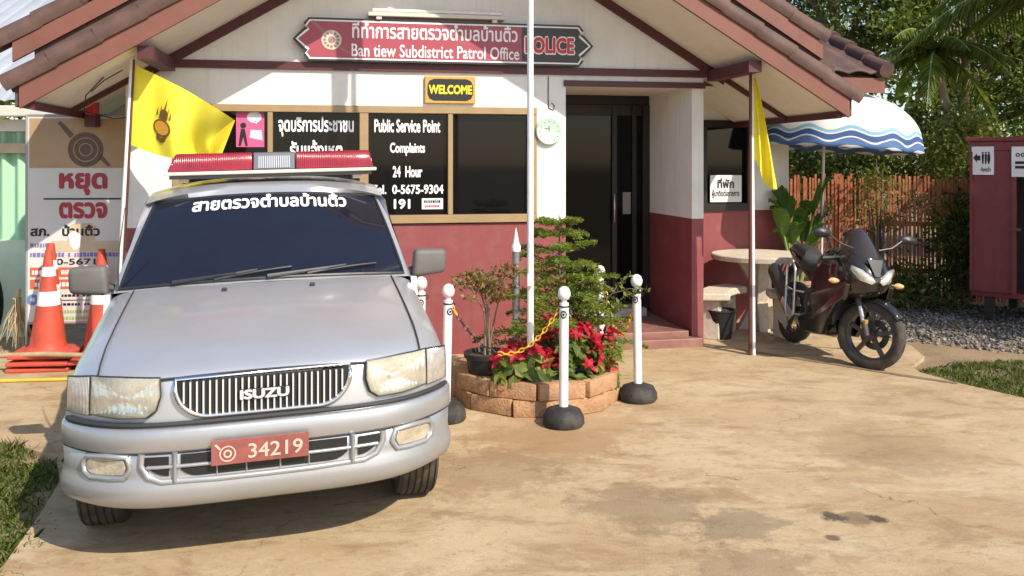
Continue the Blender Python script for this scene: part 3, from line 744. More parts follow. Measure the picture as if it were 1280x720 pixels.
# ------------------------------------------------------------------ pickup truck
TX, TY, TA = -1.055, 3.774, 15.3
def truck():
    o = thing('pickup_truck', 'dusty silver pickup truck with a red light bar parked facing the camera', 'truck', (TX, TY, 0), TA)
    TILT = .026
    fn = lambda p: (p[0], p[1], p[2] + p[0] * TILT)
    HW = .85
    # ---- upper shell: nose, bonnet, shoulders
    def yc(x, c, p=4.3): return c * (abs(x) / HW) ** p
    st = [  # y0, c, z centre, z at .72, z shoulder .835, z side
        (.045, .30, .640, .640, .640, .63),
        (.050, .30, .700, .700, .70, .66),
        (.058, .30, .800, .795, .78, .72),
        (.075, .29, .848, .838, .805, .74),
        (.100, .28, .868, .856, .820, .75),
        (.17, .26, .908, .892, .842, .76),
        (.33, .20, .963, .938, .876, .78),
        (.60, .12, 1.014, .984, .916, .80),
        (.85, .08, 1.054, 1.022, .960, .82),
        (1.05, .12, 1.082, 1.055, 1.00, .84),
        (1.20, .12, 1.100, 1.075, 1.03, .86)]
    xs = [-.855, -.85, -.83, -.79, -.72, -.60, -.45, -.30, -.15, 0, .15, .30, .45, .60, .72, .79, .83, .85, .855]
    def zrow(s, x):
        a = abs(x)
        y0, c, zc, z7, zs, zd = s
        if a <= .72: return zc + (z7 - zc) * (a / .72) ** 2.2
        if a <= .83: return z7 + (zs - z7) * ((a - .72) / .11) ** 1.6
        if a <= .851: return zs - (zs - zd) * .45
        return zd
    b = MB(); W = len(xs)
    vs = [(x, s[0] + yc(x, s[1]), zrow(s, x)) for s in st for x in xs]
    b.add(vs, [(j * W + i, j * W + i + 1, (j + 1) * W + i + 1, (j + 1) * W + i) for j in range(len(st) - 1) for i in range(W - 1)])
    # cowl to the cab
    bonnet = b.build('bonnet', M['silver'], o, smooth=35, fn=fn, recalc=False)
    bonnet.modifiers.new('s', 'SUBSURF').levels = 1; bonnet.modifiers['s'].render_levels = 1
    # dark seams: bonnet front edge and sides
    s_ = MB()
    def hood_pt(x, k): s = st[k]; return (x, s[0] + yc(x, s[1]), zrow(s, x))
    s_.tube([(x, .075 + yc(x, .29) - .004, .853 - .012 * (x / .45) ** 2 + .002) for x in np.linspace(-.47, .47, 24)], .005, 6)
    for sg in (-1, 1):
        pts = [(sg * .70, hood_pt(.70, k)[1], zrow(st[k], .70) + .001) for k in range(4, 11)]
        s_.tube(pts, .004, 6)
    s_.tube([(x, .03 + yc(x, .30) - .004, .655 + .008) for x in np.linspace(-.84, .84, 40)], .011, 6)
    s_.build('seam', M['seam'], o, fn=fn)
    # ---- side panels with wheel arches
    side = MB()
    def arch(cy, r, n=14): return [(cy + r * math.cos(math.pi * i / n), .32 + r * math.sin(math.pi * i / n)) for i in range(n + 1)]
    prof = [(.34, .33)] + arch(.80, .39)[::-1] + [(1.3, .30), (3.05, .30)] + arch(3.75, .39)[::-1] + [(4.85, .38), (4.88, 1.0), (3.1, 1.0), (3.08, 1.06), (1.28, 1.06), (1.2, .88), (.6, .82), (.36, .76)]
    for sg in (-1, 1):
        side.prism([(sg * .853, y, z) for y, z in prof], (-sg * .03, 0, 0))
    side.build('side_panel', M['silver'], o, fn=fn)
    dr = MB()
    for sg in (-1, 1):
        x = sg * .856
        for pts in ([(1.32, 1.05), (1.32, .42), (2.35, .36), (2.40, 1.05)],):
            dr.tube([(x, y, z) for y, z in pts], .004, 6)
        dr.tube([(sg * .858, .4, .56), (sg * .858, 1.2, .56)], .003, 6)
        dr.box(min(x, x + sg * .02), max(x, x + sg * .02), 2.15, 2.30, .93, .96)
    dr.build('door_seam', M['seam'], o, fn=fn)
    # bed and underbody
    bd = MB(); bd.box(-.82, .82, 3.12, 3.16, .45, 1.0); bd.box(-.82, .82, 4.82, 4.87, .40, 1.0); bd.box(-.82, .82, 3.16, 4.82, .50, .54)
    for sg in (-1, 1): bd.box(min(sg * .70, sg * .822), max(sg * .70, sg * .822), 3.16, 4.82, .95, .99)
    bd.build('cargo_bed', M['silver'], o, fn=fn)
    ub = MB(); ub.box(-.6, .6, .25, 4.7, .26, .50); ub.box(-.82, .82, 1.25, 3.06, .31, .48); ub.box(-.55, .55, .12, .3, .36, .63)
    ub.build('chassis', M['rubber'], o)
    # ---- cab shell
    def ws(u, v, off=0):     # windscreen surface, u -1..1, v 0 base .. 1 top
        hb = .785 + (.672 - .785) * v
        x = u * hb
        y = 1.16 + .14 * u * u + v * (.70 - .04 * u * u)
        z = 1.098 - .035 * u * u + v * (.465 - .005 * u * u) + .02 * math.sin(math.pi * v)
        return Vector((x, y, z)) + Vector((0, -.55, .83)) * off
    cb = MB()
    secs = []
    us = np.linspace(-1, 1, 13)
    secs.append([(-.835, 1.28, 1.03), (-.825, 1.285, 1.055)] + [tuple(ws(u * 1.035, 0)) for u in us] + [(.825, 1.285, 1.055), (.835, 1.28, 1.03)])
    secs.append([(-.845, 1.42, 1.03), (-.795, 1.50, 1.16)] + [tuple(ws(u * 1.05, .35)) for u in us] + [(.795, 1.50, 1.16), (.845, 1.42, 1.03)])
    secs.append([(-.85, 1.60, 1.03), (-.765, 1.70, 1.33)] + [tuple(ws(u * 1.06, .70)) for u in us] + [(.765, 1.70, 1.33), (.85, 1.60, 1.03)])
    secs.append([(-.85, 1.80, 1.03), (-.735, 1.86, 1.50)] + [tuple(ws(u * 1.055, 1.0)) for u in us] + [(.735, 1.86, 1.50), (.85, 1.80, 1.03)])
    for y, zc in ((1.90, 1.600), (2.0, 1.632), (2.25, 1.658), (2.6, 1.662), (2.9, 1.65), (3.04, 1.615)):
        zc = zc
        secs.append([(-.85, y, 1.03), (-.745, y, 1.50)] + [(u * .72, y, zc - .075 * abs(u) ** 3.0) for u in us] + [(.745, y, 1.50), (.85, y, 1.03)])
    secs.append([(-.84, 3.08, 1.03), (-.74, 3.07, 1.45)] + [(u * .70, 3.07, 1.45 + .05 * (1 - u * u)) for u in us] + [(.74, 3.07, 1.45), (.84, 3.08, 1.03)])
    W = 17
    cb.add([p for s in secs for p in s], [(j * W + i, j * W + i + 1, (j + 1) * W + i + 1, (j + 1) * W + i) for j in range(len(secs) - 1) for i in range(W - 1)])
    cb.add(secs[-1], [tuple(range(W))])
    cb.build('cab', M['silver'], o, smooth=40, fn=fn, recalc=False)
    # windscreen
    wm = MB(); wm.grid(lambda a, v: tuple(ws(2 * a - 1, .03 + v * .955, .007)), 20, 10)
    wsc = wm.build('windscreen', M['windscreen'], o, smooth=60, fn=fn, recalc=False)
    gk = MB()
    pts = [ws(u, .025, .007) for u in np.linspace(-1, 1, 20)] + [ws(1, v, .007) for v in np.linspace(.1, .98, 8)] + [ws(u, .985, .007) for u in np.linspace(1, -1, 20)] + [ws(-1, v, .007) for v in np.linspace(.98, .1, 8)]
    gk.tube(pts, .009, 6, closed=True); gk.build('gasket', M['blackplastic'], wsc, fn=fn)
    lt = MB()
    def wplace(a, c):
        z = (c + .0) / .62 + .885
        hb = .785 + (.672 - .785) * z
        return tuple(ws((a + .02) / hb, z, .011))
    text(lt, 'สายตรวจตำบลบ้านติ้ว', wplace, w=.93, h=.125, bold=.032)
    lt.build('lettering', M['white'], wsc, recalc=False, fn=fn)
    # side and rear glass
    for sg in (-1, 1):
        sgm = MB()
        def sw(y, z): return (sg * (.851 - (z - 1.03) * .235 + .004), y, z)
        for pts in ([(1.62, 1.09), (2.35, 1.09), (2.35, 1.47), (1.92, 1.47)], [(2.42, 1.09), (2.98, 1.09), (2.98, 1.47), (2.42, 1.47)]):
            sgm.add([sw(*p_) for p_ in pts], [tuple(range(4))])
        sgm.build('side_window', M['windscreen'], o, fn=fn, recalc=False)
    wz = MB()
    for x in (-.22, .24):
        wz.box(x - .014, x + .014, 1.02, 1.045, 1.075, 1.093)
    wz.build('washer_nozzle', M['blackplastic'], o, bevel=.004, fn=fn)
    an = MB(); an.tube([(-.79, 1.30, 1.08), (-.80, 1.42, 1.30), (-.79, 1.55, 1.52)], [.006, .004, .002], 6); an.build('aerial', M['blackplastic'], o, fn=fn)
    # wipers
    for (u0, v0, u1, v1) in ((-.36, .02, .17, .115), (.28, .03, .80, .125)):
        wp = MB()
        wp.tube([ws(u0 + (u1 - u0) * k / 8, v0 + (v1 - v0) * k / 8 * (1.0 - .2 * (k / 8)), .022) for k in range(9)], .007, 6)
        wp.tube([ws(u0 - .28, .015, .028), ws(u0 + (u1 - u0) * .28, v0 + .028, .034), ws(u0 + (u1 - u0) * .55, v0 + (v1 - v0) * .55, .034)], [.012, .009, .006], 6)
        wp.build('wiper', M['blackplastic'], o, fn=fn)
    def strip(mb, x0, x1, n, zl, zh, yf, th):
        for i in range(n):
            a, b_ = x0 + (x1 - x0) * i / n, x0 + (x1 - x0) * (i + 1) / n
            mb.add([(a, yf(a, zl(a)), zl(a)), (b_, yf(b_, zl(b_)), zl(b_)), (b_, yf(b_, zh(b_)), zh(b_)), (a, yf(a, zh(a)), zh(a))], [(0, 1, 2, 3)])
    # ---- grille
    def nose(x, z): return .052 + .30 * (abs(x) / HW) ** 4.3 + (.02 if z > .82 else 0)
    def gout(k=0, n=16):
        top = .838 - k; bot = .690 + k
        pts = [(-.365 + k, top), (.355 - k, top)]
        for i in range(n + 1):
            q = math.pi * .5 * i / n
            pts.append((.215 - .5 * k + (.140 - .5 * k) * math.cos(q), top - .02 - (top - .02 - bot) * math.sin(q) ** .9))
        for i in range(n, -1, -1):
            q = math.pi * .5 * i / n
            pts.append((-.225 + .5 * k - (.140 - .5 * k) * math.cos(q), top - .02 - (top - .02 - bot) * math.sin(q) ** .9))
        return pts
    def zbot(x):
        a = abs(x + .005)
        return .690 if a < .22 else .818 - .128 * math.sqrt(max(0, 1 - ((a - .22) / .140) ** 2))
    gb = MB(); strip(gb, -.364, .354, 40, zbot, lambda x: .838, lambda x, z: nose(x, .75) - .010, .006)
    gr = gb.build('grille', M['black'], o, fn=fn, recalc=False)
    ring = MB(); ring.tube([(x, nose(x, z) - .014, z) for x, z in gout(-.006)[1:] + gout(-.006)[:1]], .011, 8, closed=True)
    ring.build('surround', M['chrome'], gr, fn=fn, smooth=60)
    bars = MB()
    for x in np.linspace(-.335, .325, 26):
        a = abs(x + .005)
        zb = .690 if a < .215 else .818 - (.818 - .690) * math.sqrt(max(0, 1 - ((a - .215) / .140) ** 2))
        bars.box(x - .0034, x + .0034, nose(x, .75) - .026, nose(x, .75) - .009, zb, .834)
    bars.build('bars', M['badge'], gr, fn=fn)
    bd_ = MB(); text(bd_, 'ISUZU', lambda a, c: (-.005 + a, nose(0, .7) - .0365, .765 + c), w=.205, h=.042, bold=.05)
    lb = bd_.build('lettering', M['badge'], gr, recalc=False, fn=fn)
    bk = MB(); bk.box(-.112, .102, .018, .026, .743, .787); bk.build('badge_plate', M['black'], gr, fn=fn, bevel=.002)
    # ---- headlights
    for sg in (-1, 1):
        def lens(pts, push=.012, n=8):
            return [(sg * x, .052 + yc(x, .30) - push + .02 * max(0, (z - .78) / .08), z) for x, z in pts]
        out = [(.435, .852), (.60, .858), (.725, .856), (.728, .70), (.60, .690), (.485, .692), (.448, .72), (.430, .78)]
        def sub(pts, k):
            cx = sum(p[0] for p in pts) / len(pts); cz = sum(p[1] for p in pts) / len(pts)
            return [(cx + (x - cx) * k, cz + (z - cz) * k) for x, z in pts]
        def dens(pts, m=5):
            r = []
            for i in range(len(pts)):
                a, b2 = pts[i], pts[(i + 1) % len(pts)]
                r += [(a[0] + (b2[0] - a[0]) * k / m, a[1] + (b2[1] - a[1]) * k / m) for k in range(m)]
            return r
        def lamp(pts, m, name, parent, bul=.02):
            h = MB(); d = dens(pts); n = len(d)
            rings = [(1.0, .006), (.985, .022), (.85, .020 + bul * .6), (.5, .020 + bul), (.05, .020 + bul * 1.05)]
            vs = []
            for k, pu in rings: vs += lens(sub(d, k), pu)
            fs = [(r_ * n + i, r_ * n + (i + 1) % n, (r_ + 1) * n + (i + 1) % n, (r_ + 1) * n + i) for r_ in range(len(rings) - 1) for i in range(n)]
            fs.append(tuple(range((len(rings) - 1) * n, len(rings) * n)))
            h.add(vs, fs)
            ob = h.build(name, m, parent, smooth=50, fn=fn)
            if m is M['cover']:
                q = MB(); vs = []
                rr_ = [(1.0, .005), (.96, .020), (.80, .016), (.55, .010), (.30, .006), (.14, .004), (.13, .018), (.02, .020)]
                for k, pu in rr_: vs += lens(sub(d, k), pu)
                fs = [(r_ * n + i, r_ * n + (i + 1) % n, (r_ + 1) * n + (i + 1) % n, (r_ + 1) * n + i) for r_ in range(len(rr_) - 1) for i in range(n)]
                fs.append(tuple(range((len(rr_) - 1) * n, len(rr_) * n))); q.add(vs, fs)
                q.build('reflector', M['reflector'], ob, smooth=30, fn=fn)
            gsk = MB(); gsk.tube(lens(sub(d, 1.008), .008), .0045, 6, closed=True); gsk.build('gasket', M['blackplastic'], ob, fn=fn)
            return ob
        hl = lamp(out, M['cover'], 'headlight', o, .024)
        lamp([(.730, .855), (.842, .835), (.845, .69), (.730, .694)], M['amberglass'], 'corner_light', o, .008)
    # ---- bumper
    bm = MB()
    prof = [(-.05, .650), (-.004, .650), (.008, .646), (.016, .632), (.018, .56), (.012, .551), (.000, .549), (.000, .543), (.008, .535), (.006, .46), (.010, .43), (.022, .40), (.020, .36), (.004, .325), (-.03, .305), (-.12, .30)]
    px = list(np.linspace(-1, 1, 49))
    def plan(u, off):
        if abs(u) <= .88:
            x = u / .88 * .85
            y = .02 + .30 * (abs(x) / .85) ** 4.3
            dx = .30 * 4.3 * (abs(x) / .85) ** 3.3 / .85 * (1 if x > 0 else -1)
            nx, ny = dx, -1; l = math.hypot(nx, ny)
            return x + nx / l * off, y + ny / l * off
        q = (abs(u) - .88) / .12; sg = 1 if u > 0 else -1
        return sg * (.85 + .012 * min(1, q * 2) + off), .32 + q * .14 + .0
    nv = len(prof); nu = len(px)
    vs = [(*plan(u, of), z) for (of, z) in prof for u in px]
    bm.add(vs, [(j * nu + i, j * nu + i + 1, (j + 1) * nu + i + 1, (j + 1) * nu + i) for j in range(nv - 1) for i in range(nu - 1)])
    bp = bm.build('bumper', M['silver_bumper'], o, smooth=55, fn=fn, recalc=False)
    cr_ = MB(); cr_.tube([(*plan(u, .006), .5475) for u in px], .005, 6); cr_.build('crease', M['seam'], bp, fn=fn)
    def by(x, z=.5): return .02 + .30 * (abs(x) / .85) ** 4.3 - .008
    # air intakes
    ia = MB()
    strip(ia, -.345, .345, 30, lambda x: .445 + .03 * max(0, (abs(x) - .28) / .065) ** 2, lambda x: .540, lambda x, z: by(x) - .005, 0)
    ia.build('air_intake', M['black'], bp, fn=fn, recalc=False)
    for sg in (-1, 1):
        ia = MB(); strip(ia, sg * .392, sg * .49, 6, lambda x: .452 + .05 * ((abs(x) - .392) / .1) ** 2, lambda x: .535, lambda x, z: by(x) - .005, 0)
        ia.build('air_intake', M['black'], bp, fn=fn, recalc=False)
    ir = MB()
    rim = [(-.50, .548), (-.3, .548), (0, .55), (.3, .548), (.505, .543), (.505, .50), (.475, .450), (.42, .428), (.2, .424), (0, .423), (-.2, .424), (-.42, .428), (-.475, .450), (-.505, .50)]
    ir.tube([(x, by(x) - .002, z) for x, z in rim[4:] + rim[:1]], .015, 8)
    for sg in (-1, 1): ir.tube([(sg * .368, by(.368) - .004, .55), (sg * .368, by(.368) - .004, .43)], .019, 8, flat=.6)
    ir.tube([(x, by(x) - .008, .492) for x in np.linspace(-.48, .48, 20)], .008, 8)
    for x in (-.2, -.08, .06, .18): ir.tube([(x, by(x) - .006, .492), (x, by(x) - .006, .445)], .004, 6)
    ir.build('intake_rim', M['silver_bumper'], bp, smooth=60, fn=fn)
    # fog lights
    for sg in (-1, 1):
        fg = MB()
        pts = [(.575, .523), (.65, .525), (.725, .518), (.735, .50), (.73, .468), (.71, .455), (.63, .458), (.58, .462), (.565, .49)]
        fg.prism([(sg * x, by(x) - .010, z) for x, z in pts], (0, .012, 0))
        fl = fg.build('fog_light', M['fogglass'], bp, fn=fn, bevel=.003)
        rg = MB(); rg.tube([(sg * x, by(x) - .004, z) for x, z in [(.56, .535), (.65, .537), (.735, .53), (.752, .50), (.745, .46), (.715, .442), (.63, .445), (.57, .45), (.548, .49)]], .013, 8, closed=True)
        rg.build('fog_light_surround', M['silver_bumper'], bp, fn=fn, smooth=60)
    # number plate
    npm = MB(); npm.box(-.222, .178, -.030, -.022, .488, .593)
    pl = npm.build('number_plate', M['plate'], bp, fn=fn, bevel=.003)
    nt_ = MB()
    text(nt_, '34219', lambda a, c: (.04 + a, -.0325, .538 + c), w=.225, h=.062, bold=.012)
    disc(nt_, -.155, .535, .034, lambda a, c: (a, -.0325, c), 20, .028); disc(nt_, -.155, .535, .018, lambda a, c: (a, -.0325, c), 12, .010)
    poly(nt_, [(-.21, .575), (-.20, .58), (-.182, .558), (-.188, .552)], lambda a, c: (a, -.0325, c))
    nt_.build('lettering', M['platetext'], pl, recalc=False, fn=fn)
    # mirrors
    for sg in (-1, 1):
        mm = MB()
        cx, cy, cz = sg * .945, 1.36, 1.135
        mm.add([(cx - sg * .105, cy - .05, cz - .088), (cx + sg * .10, cy - .03, cz - .070), (cx + sg * .105, cy - .03, cz + .074), (cx - sg * .095, cy - .055, cz + .082),
                (cx - sg * .105, cy + .05, cz - .088), (cx + sg * .10, cy + .05, cz - .070), (cx + sg * .105, cy + .05, cz + .074), (cx - sg * .095, cy + .05, cz + .082)],
               [(0, 1, 2, 3), (7, 6, 5, 4), (0, 4, 5, 1), (1, 5, 6, 2), (2, 6, 7, 3), (3, 7, 4, 0)])
        mo = mm.build('side_mirror', M['greyplastic'], o, bevel=.03, seg=3, smooth=40, fn=fn)
        arm = MB(); arm.tube([(sg * .80, 1.40, 1.06), (sg * .86, 1.38, 1.09), (sg * .90, 1.37, 1.12)], .028, 8); arm.build('bracket', M['blackplastic'], mo, fn=fn)
        mg = MB(); mg.box(cx - .085, cx + .085, cy + .048, cy + .053, cz - .065, cz + .065); mg.build('mirror_glass', M['chrome'], mo, fn=fn)
    # wheels
    def wheel(x, y):
        sg = 1 if x > 0 else -1
        t = MB(); Mx = T(x, y, .33) @ rot('Y', 90 * sg)
        prof = [(.20, -.095), (.29, -.105), (.322, -.095), (.333, -.07)]
        for k in range(-2, 3):
            zc = k * .033
            prof += [(.335, zc - .012), (.335, zc + .010), (.327, zc + .012), (.327, zc + .018)]
        prof += [(.333, .07 + .015), (.322, .098), (.29, .105), (.20, .095)]
        t.lathe(prof, 40, Mx, caps=False)
        wl = t.build('wheel', M['tyre'], o, smooth=35)
        r_ = MB(); r_.lathe([(.205, -.09), (.20, .05), (.19, .085), (.17, .075), (.13, .06), (.06, .065), (.055, .085), (.0, .085)], 32, Mx, caps=False)
        r_.build('rim', M['darkalloy'], wl, smooth=40)
    for x in (-.745, .745):
        wheel(x, .80); wheel(x, 3.75)
    # light bar on the roof
    lb_ = MB(); y0, y1 = 2.0, 2.26
    lb_.box(-.63, .70, y0 - .02, y1 + .02, 1.690, 1.712)
    for x in (-.52, .58): lb_.box(x - .03, x + .03, 2.08, 2.18, 1.640, 1.689)
    base = lb_.build('light_bar', M['barbase'], o, bevel=.006, fn=fn)
    lb2 = MB(); lb2.box(-.60, .67, y0 + .01, y1 - .01, 1.666, 1.689); lb2.build('mount_rail', M['darkalloy'], base, fn=fn)
    def lensbox(x0, x1, tp0, tp1):
        q = MB()
        z0, z1 = 1.712, 1.828
        q.add([(x0, y0, z0), (x1, y0, z0), (x1, y1, z0), (x0, y1, z0), (x0 + tp0, y0 + .035, z1), (x1 - tp1, y0 + .035, z1), (x1 - tp1, y1 - .035, z1), (x0 + tp0, y1 - .035, z1)],
              [(3, 2, 1, 0), (4, 5, 6, 7), (0, 1, 5, 4), (1, 2, 6, 5), (2, 3, 7, 6), (3, 0, 4, 7)])
        return q
    lensbox(-.615, -.095, .05, 0).build('red_lens', M['redlens'], base, bevel=.012, smooth=40, fn=fn)
    lensbox(.175, .685, 0, .03).build('red_lens', M['redlens'], base, bevel=.012, smooth=40, fn=fn)
    cbx = lensbox(-.092, .172, 0, 0).build('siren_speaker', M['barcentre'], base, bevel=.008, fn=fn)
    sl_ = MB()
    for x in np.linspace(-.055, .135, 15):
        sl_.add([(x - .004, y0 - .002, 1.725), (x + .004, y0 - .002, 1.725), (x + .004, y0 + .032, 1.815), (x - .004, y0 + .032, 1.815), (x - .004, y0 + .02, 1.725), (x + .004, y0 + .02, 1.725), (x + .004, y0 + .045, 1.80), (x - .004, y0 + .045, 1.80)],
                [(0, 1, 2, 3), (0, 4, 5, 1), (3, 2, 6, 7), (0, 3, 7, 4), (1, 5, 6, 2)])
    sl_.build('speaker_slats', M['slat'], cbx, fn=fn)
truck()

# ------------------------------------------------------------------ motorcycle
def motorcycle():
    hx, hy = .15, -.989
    o = thing('motorcycle', 'black sport motorcycle with a grey side guard standing on the concrete yard', 'motorcycle', (2.95, 7.50, 0), 0)
    o.rotation_euler = (R(-6), 0, math.atan2(hy, hx))
    lean = rot('X', -3)
    # local: x forward, y left of rider, z up; front axle at x = 0
    r = .295; WB = 1.20
    steer = T(-.20, 0, .62) @ rot('Z', 33) @ T(.20, 0, -.62)
    def wheel(x, wd, St, name):
        Mx = St @ T(x, 0, r) @ rot('X', 90)
        t = MB(); t.lathe([(r * .72, -wd * .38), (r * .85, -wd * .5), (r * .95, -wd * .42), (r, -wd * .15), (r, wd * .15), (r * .95, wd * .42), (r * .85, wd * .5), (r * .72, wd * .38)], 40, Mx, caps=False)
        wl = t.build(name, M['tyre'], o, smooth=50)
        m = MB(); m.lathe([(r * .74, -.03), (r * .74, .03), (r * .66, .025), (r * .66, -.025), (r * .74, -.03)], 36, Mx, caps=False)
        m.lathe([(.045, -.035), (.045, .035)], 16, Mx)
        for k in range(5):
            m.box(.03, r * .68, -.018, .018, -.013, .013, Mx @ rot('Z', k * 72 + 18))
        m.build('rim', M['darkalloy'], wl, smooth=35)
        d = MB(); yy = -.06
        d.lathe([(.12, yy), (.12, yy + .005), (.075, yy + .005), (.075, yy), (.13, yy)], 32, Mx, caps=False)
        for k in range(6): d.box(.03, .08, -.008, .008, yy, yy + .004, Mx @ rot('Z', k * 60))
        d.build('brake_disc', M['darkalloy'], wl)
    wheel(0, .11, steer, 'front_wheel')
    wheel(-WB, .14, Matrix(), 'rear_wheel')
    fk = MB()
    for y in (-.085, .085):
        fk.tube([steer @ Vector((0.0, y, r)), steer @ Vector((-.09, y, .55))], .021, 10)
    fk.build('front_fork', M['steel'], o, smooth=50)
    fk = MB()
    for y in (-.085, .085):
        fk.tube([steer @ Vector((-.085, y, .53)), steer @ Vector((-.2, y, .86))], .027, 10)
        fk.tube([steer @ Vector((0.0, y, r)), steer @ Vector((-.035, y, r + .11))], .028, 10)
    fk.build('fork_leg', M['engine'], o, smooth=50)
    ff = MB()
    def fend(u, v):
        q = R(35 + u * 100); w_ = (v - .5) * .14; rr = r + .025 - .03 * (abs(v - .5) * 2) ** 2.5
        return tuple(steer @ Vector((rr * math.cos(q), w_, r + rr * math.sin(q))))
    ff.grid(fend, 12, 6); ff.build('front_fender', M['bikeblack'], o, smooth=60, solid=.004, recalc=False)
    # ---- main fairing lofted from cross sections  (x, half width, z bottom, z top)
    def loft(name, secs, m, n=14, p=2.6, parent=o, smooth=50):
        b = MB(); vs = []
        for (x, hw, z0, z1) in secs:
            for k in range(n):
                q = 2 * math.pi * k / n
                cx, sz = math.cos(q), math.sin(q)
                X = hw * math.copysign(abs(cx) ** (2 / p), cx); Z = (z0 + z1) / 2 + (z1 - z0) / 2 * math.copysign(abs(sz) ** (2 / p), sz)
                vs.append((x, X, Z))
        fs = [(j_ * n + k, j_ * n + (k + 1) % n, (j_ + 1) * n + (k + 1) % n, (j_ + 1) * n + k) for j_ in range(len(secs) - 1) for k in range(n)]
        fs += [tuple(range(n)), tuple(range((len(secs) - 1) * n, len(secs) * n))]
        b.add(vs, fs)
        return b.build(name, m, parent, smooth=smooth)
    nose = loft('nose_fairing', [(.15, .06, .70, .79), (.115, .13, .66, .87), (.04, .20, .62, .96), (-.08, .235, .58, 1.03), (-.2, .235, .56, 1.05), (-.32, .20, .58, .98), (-.40, .15, .62, .9)], M['bikeblack'], 18, 2.4)
    # beak panel between the lamps
    bk = MB(); bk.prism([(.148, -.022, .80), (.148, .022, .80), (.085, .075, .945), (.085, -.075, .945)], (.012, 0, .006)); bk.build('beak', M['bikeblack'], o, bevel=.004)
    for sg in (-1, 1):      # headlights: slanted almond lenses
        h = MB(); P = [(.172, .02, .765), (.168, .05, .742), (.135, .135, .765), (.085, .195, .845), (.085, .19, .880), (.12, .12, .855), (.16, .045, .805)]
        c_ = Vector((.172, .10, .805)); vs = [(x, sg * y, z) for x, y, z in P]
        vs2 = [(x - .03, sg * y, z) for x, y, z in P]
        n = len(P); h.add(vs + [(c_.x, sg * c_.y, c_.z)] + vs2, [(i, (i + 1) % n, n) for i in range(n)] + [(i, (i + 1) % n, n + 1 + (i + 1) % n, n + 1 + i) for i in range(n)])
        h.build('headlight', M['lampglass'], o, smooth=60)
    # windscreen
    wsn = MB()
    def wsc(u, v):
        a = (u - .5) * 2; wv = .185 - .075 * v * v
        return (.075 - .24 * v - .10 * a * a, a * wv, .925 + .27 * v - .06 * a * a)
    wsn.grid(wsc, 12, 8); wsn.build('windscreen', mat('smoked screen', (.035, .026, .024), .12, coat=.5), o, smooth=60, solid=.006, recalc=False)
    # side fairings
    for sg in (-1, 1):
        sf = MB()
        P = [(.06, .72), (.03, .60), (-.10, .52), (-.24, .38), (-.34, .22), (-.74, .19), (-.78, .32), (-.62, .44), (-.52, .56), (-.54, .74), (-.36, .86), (-.15, .84)]
        sf.prism([(x, sg * (.225 - .12 * max(0, .55 - z) + .03 * min(0, x + .1) * 0), z) for x, z in P], (0, -sg * .05, 0))
        sf.build('side_fairing', M['bikeblack'], o, bevel=.008)
    loft('belly_pan', [(-.28, .08, .24, .36), (-.36, .14, .20, .40), (-.6, .15, .18, .36), (-.74, .12, .20, .32)], M['bikeblack'])
    loft('engine', [(-.30, .12, .30, .55), (-.42, .17, .26, .62), (-.62, .18, .26, .60), (-.76, .14, .28, .52)], M['engine'], 10, 4)
    loft('fuel_tank', [(-.24, .09, .70, .88), (-.32, .15, .66, .98), (-.46, .17, .64, 1.0), (-.62, .14, .66, .93), (-.72, .09, .68, .84)], M['bikeblack'], 16)
    loft('rider_seat', [(-.66, .09, .72, .82), (-.78, .135, .71, .83), (-.92, .13, .73, .85), (-.98, .10, .76, .92)], M['seat'], 14, 3)
    loft('pillion_seat', [(-.95, .09, .80, .93), (-1.05, .10, .83, .96), (-1.22, .085, .87, .97), (-1.27, .05, .89, .96)], M['seat'], 14, 3)
    loft('tail', [(-.74, .11, .60, .76), (-.95, .12, .70, .82), (-1.2, .10, .80, .90), (-1.36, .05, .86, .92)], M['bikebrown'], 12, 2.6)
    rf = loft('rear_fender', [(-1.18, .06, .72, .82), (-1.36, .06, .60, .70), (-1.50, .05, .45, .54)], M['blackplastic'], 8, 4)
    fr = MB()
    for sg in (-1, 1):
        fr.tube([(-.22, sg * .06, .86), (-.45, sg * .14, .66), (-.72, sg * .13, .56), (-.78, sg * .12, .40)], .03, 8)
        fr.tube([(-.74, sg * .12, .40), (-WB, sg * .10, r)], .028, 8)
    fr.build('frame', M['engine'], o, smooth=50)
    ex = MB(); ex.tube([(-.35, -.08, .36), (-.55, -.14, .22), (-.78, -.17, .24), (-.90, -.18, .32)], .024, 8); ex.build('exhaust_pipe', M['steel'], o, smooth=50)
    em = MB(); em.tube([(-.86, -.185, .28), (-.92, -.19, .34), (-1.02, -.195, .42), (-1.34, -.20, .68), (-1.37, -.20, .70)], [.03, .058, .064, .062, .045], 12, flat=1.25)
    sil = em.build('silencer', M['darkalloy'], o, smooth=50)
    gsh = MB(); gsh.prism([(-.84, -.235, .27), (-.80, -.235, .33), (-.98, -.262, .46), (-1.02, -.262, .40)], (0, .012, 0)); gsh.build('heat_shield', M['steel'], sil, bevel=.003)
    # grey loop guard on the right side
    gd = MB(); c_ = Vector((-.76, -.30, .555)); pts = []
    for k in range(24):
        q = 2 * math.pi * k / 24
        x = .085 * math.cos(q); z = .085 * math.sin(q) + (.165 if math.sin(q) >= 0 else -.165)
        pts.append(c_ + Vector((x - z * .12, 0, z)))
    gd.tube(pts, .0125, 8, closed=True)
    gd.tube([c_ + Vector((-.14, .02, .01)), c_ + Vector((-.08, 0, .01)), c_ + Vector((.08, 0, 0)), c_ + Vector((.16, .06, 0))], .010, 8)
    gd.build('side_guard', M['steel'], o, smooth=60)
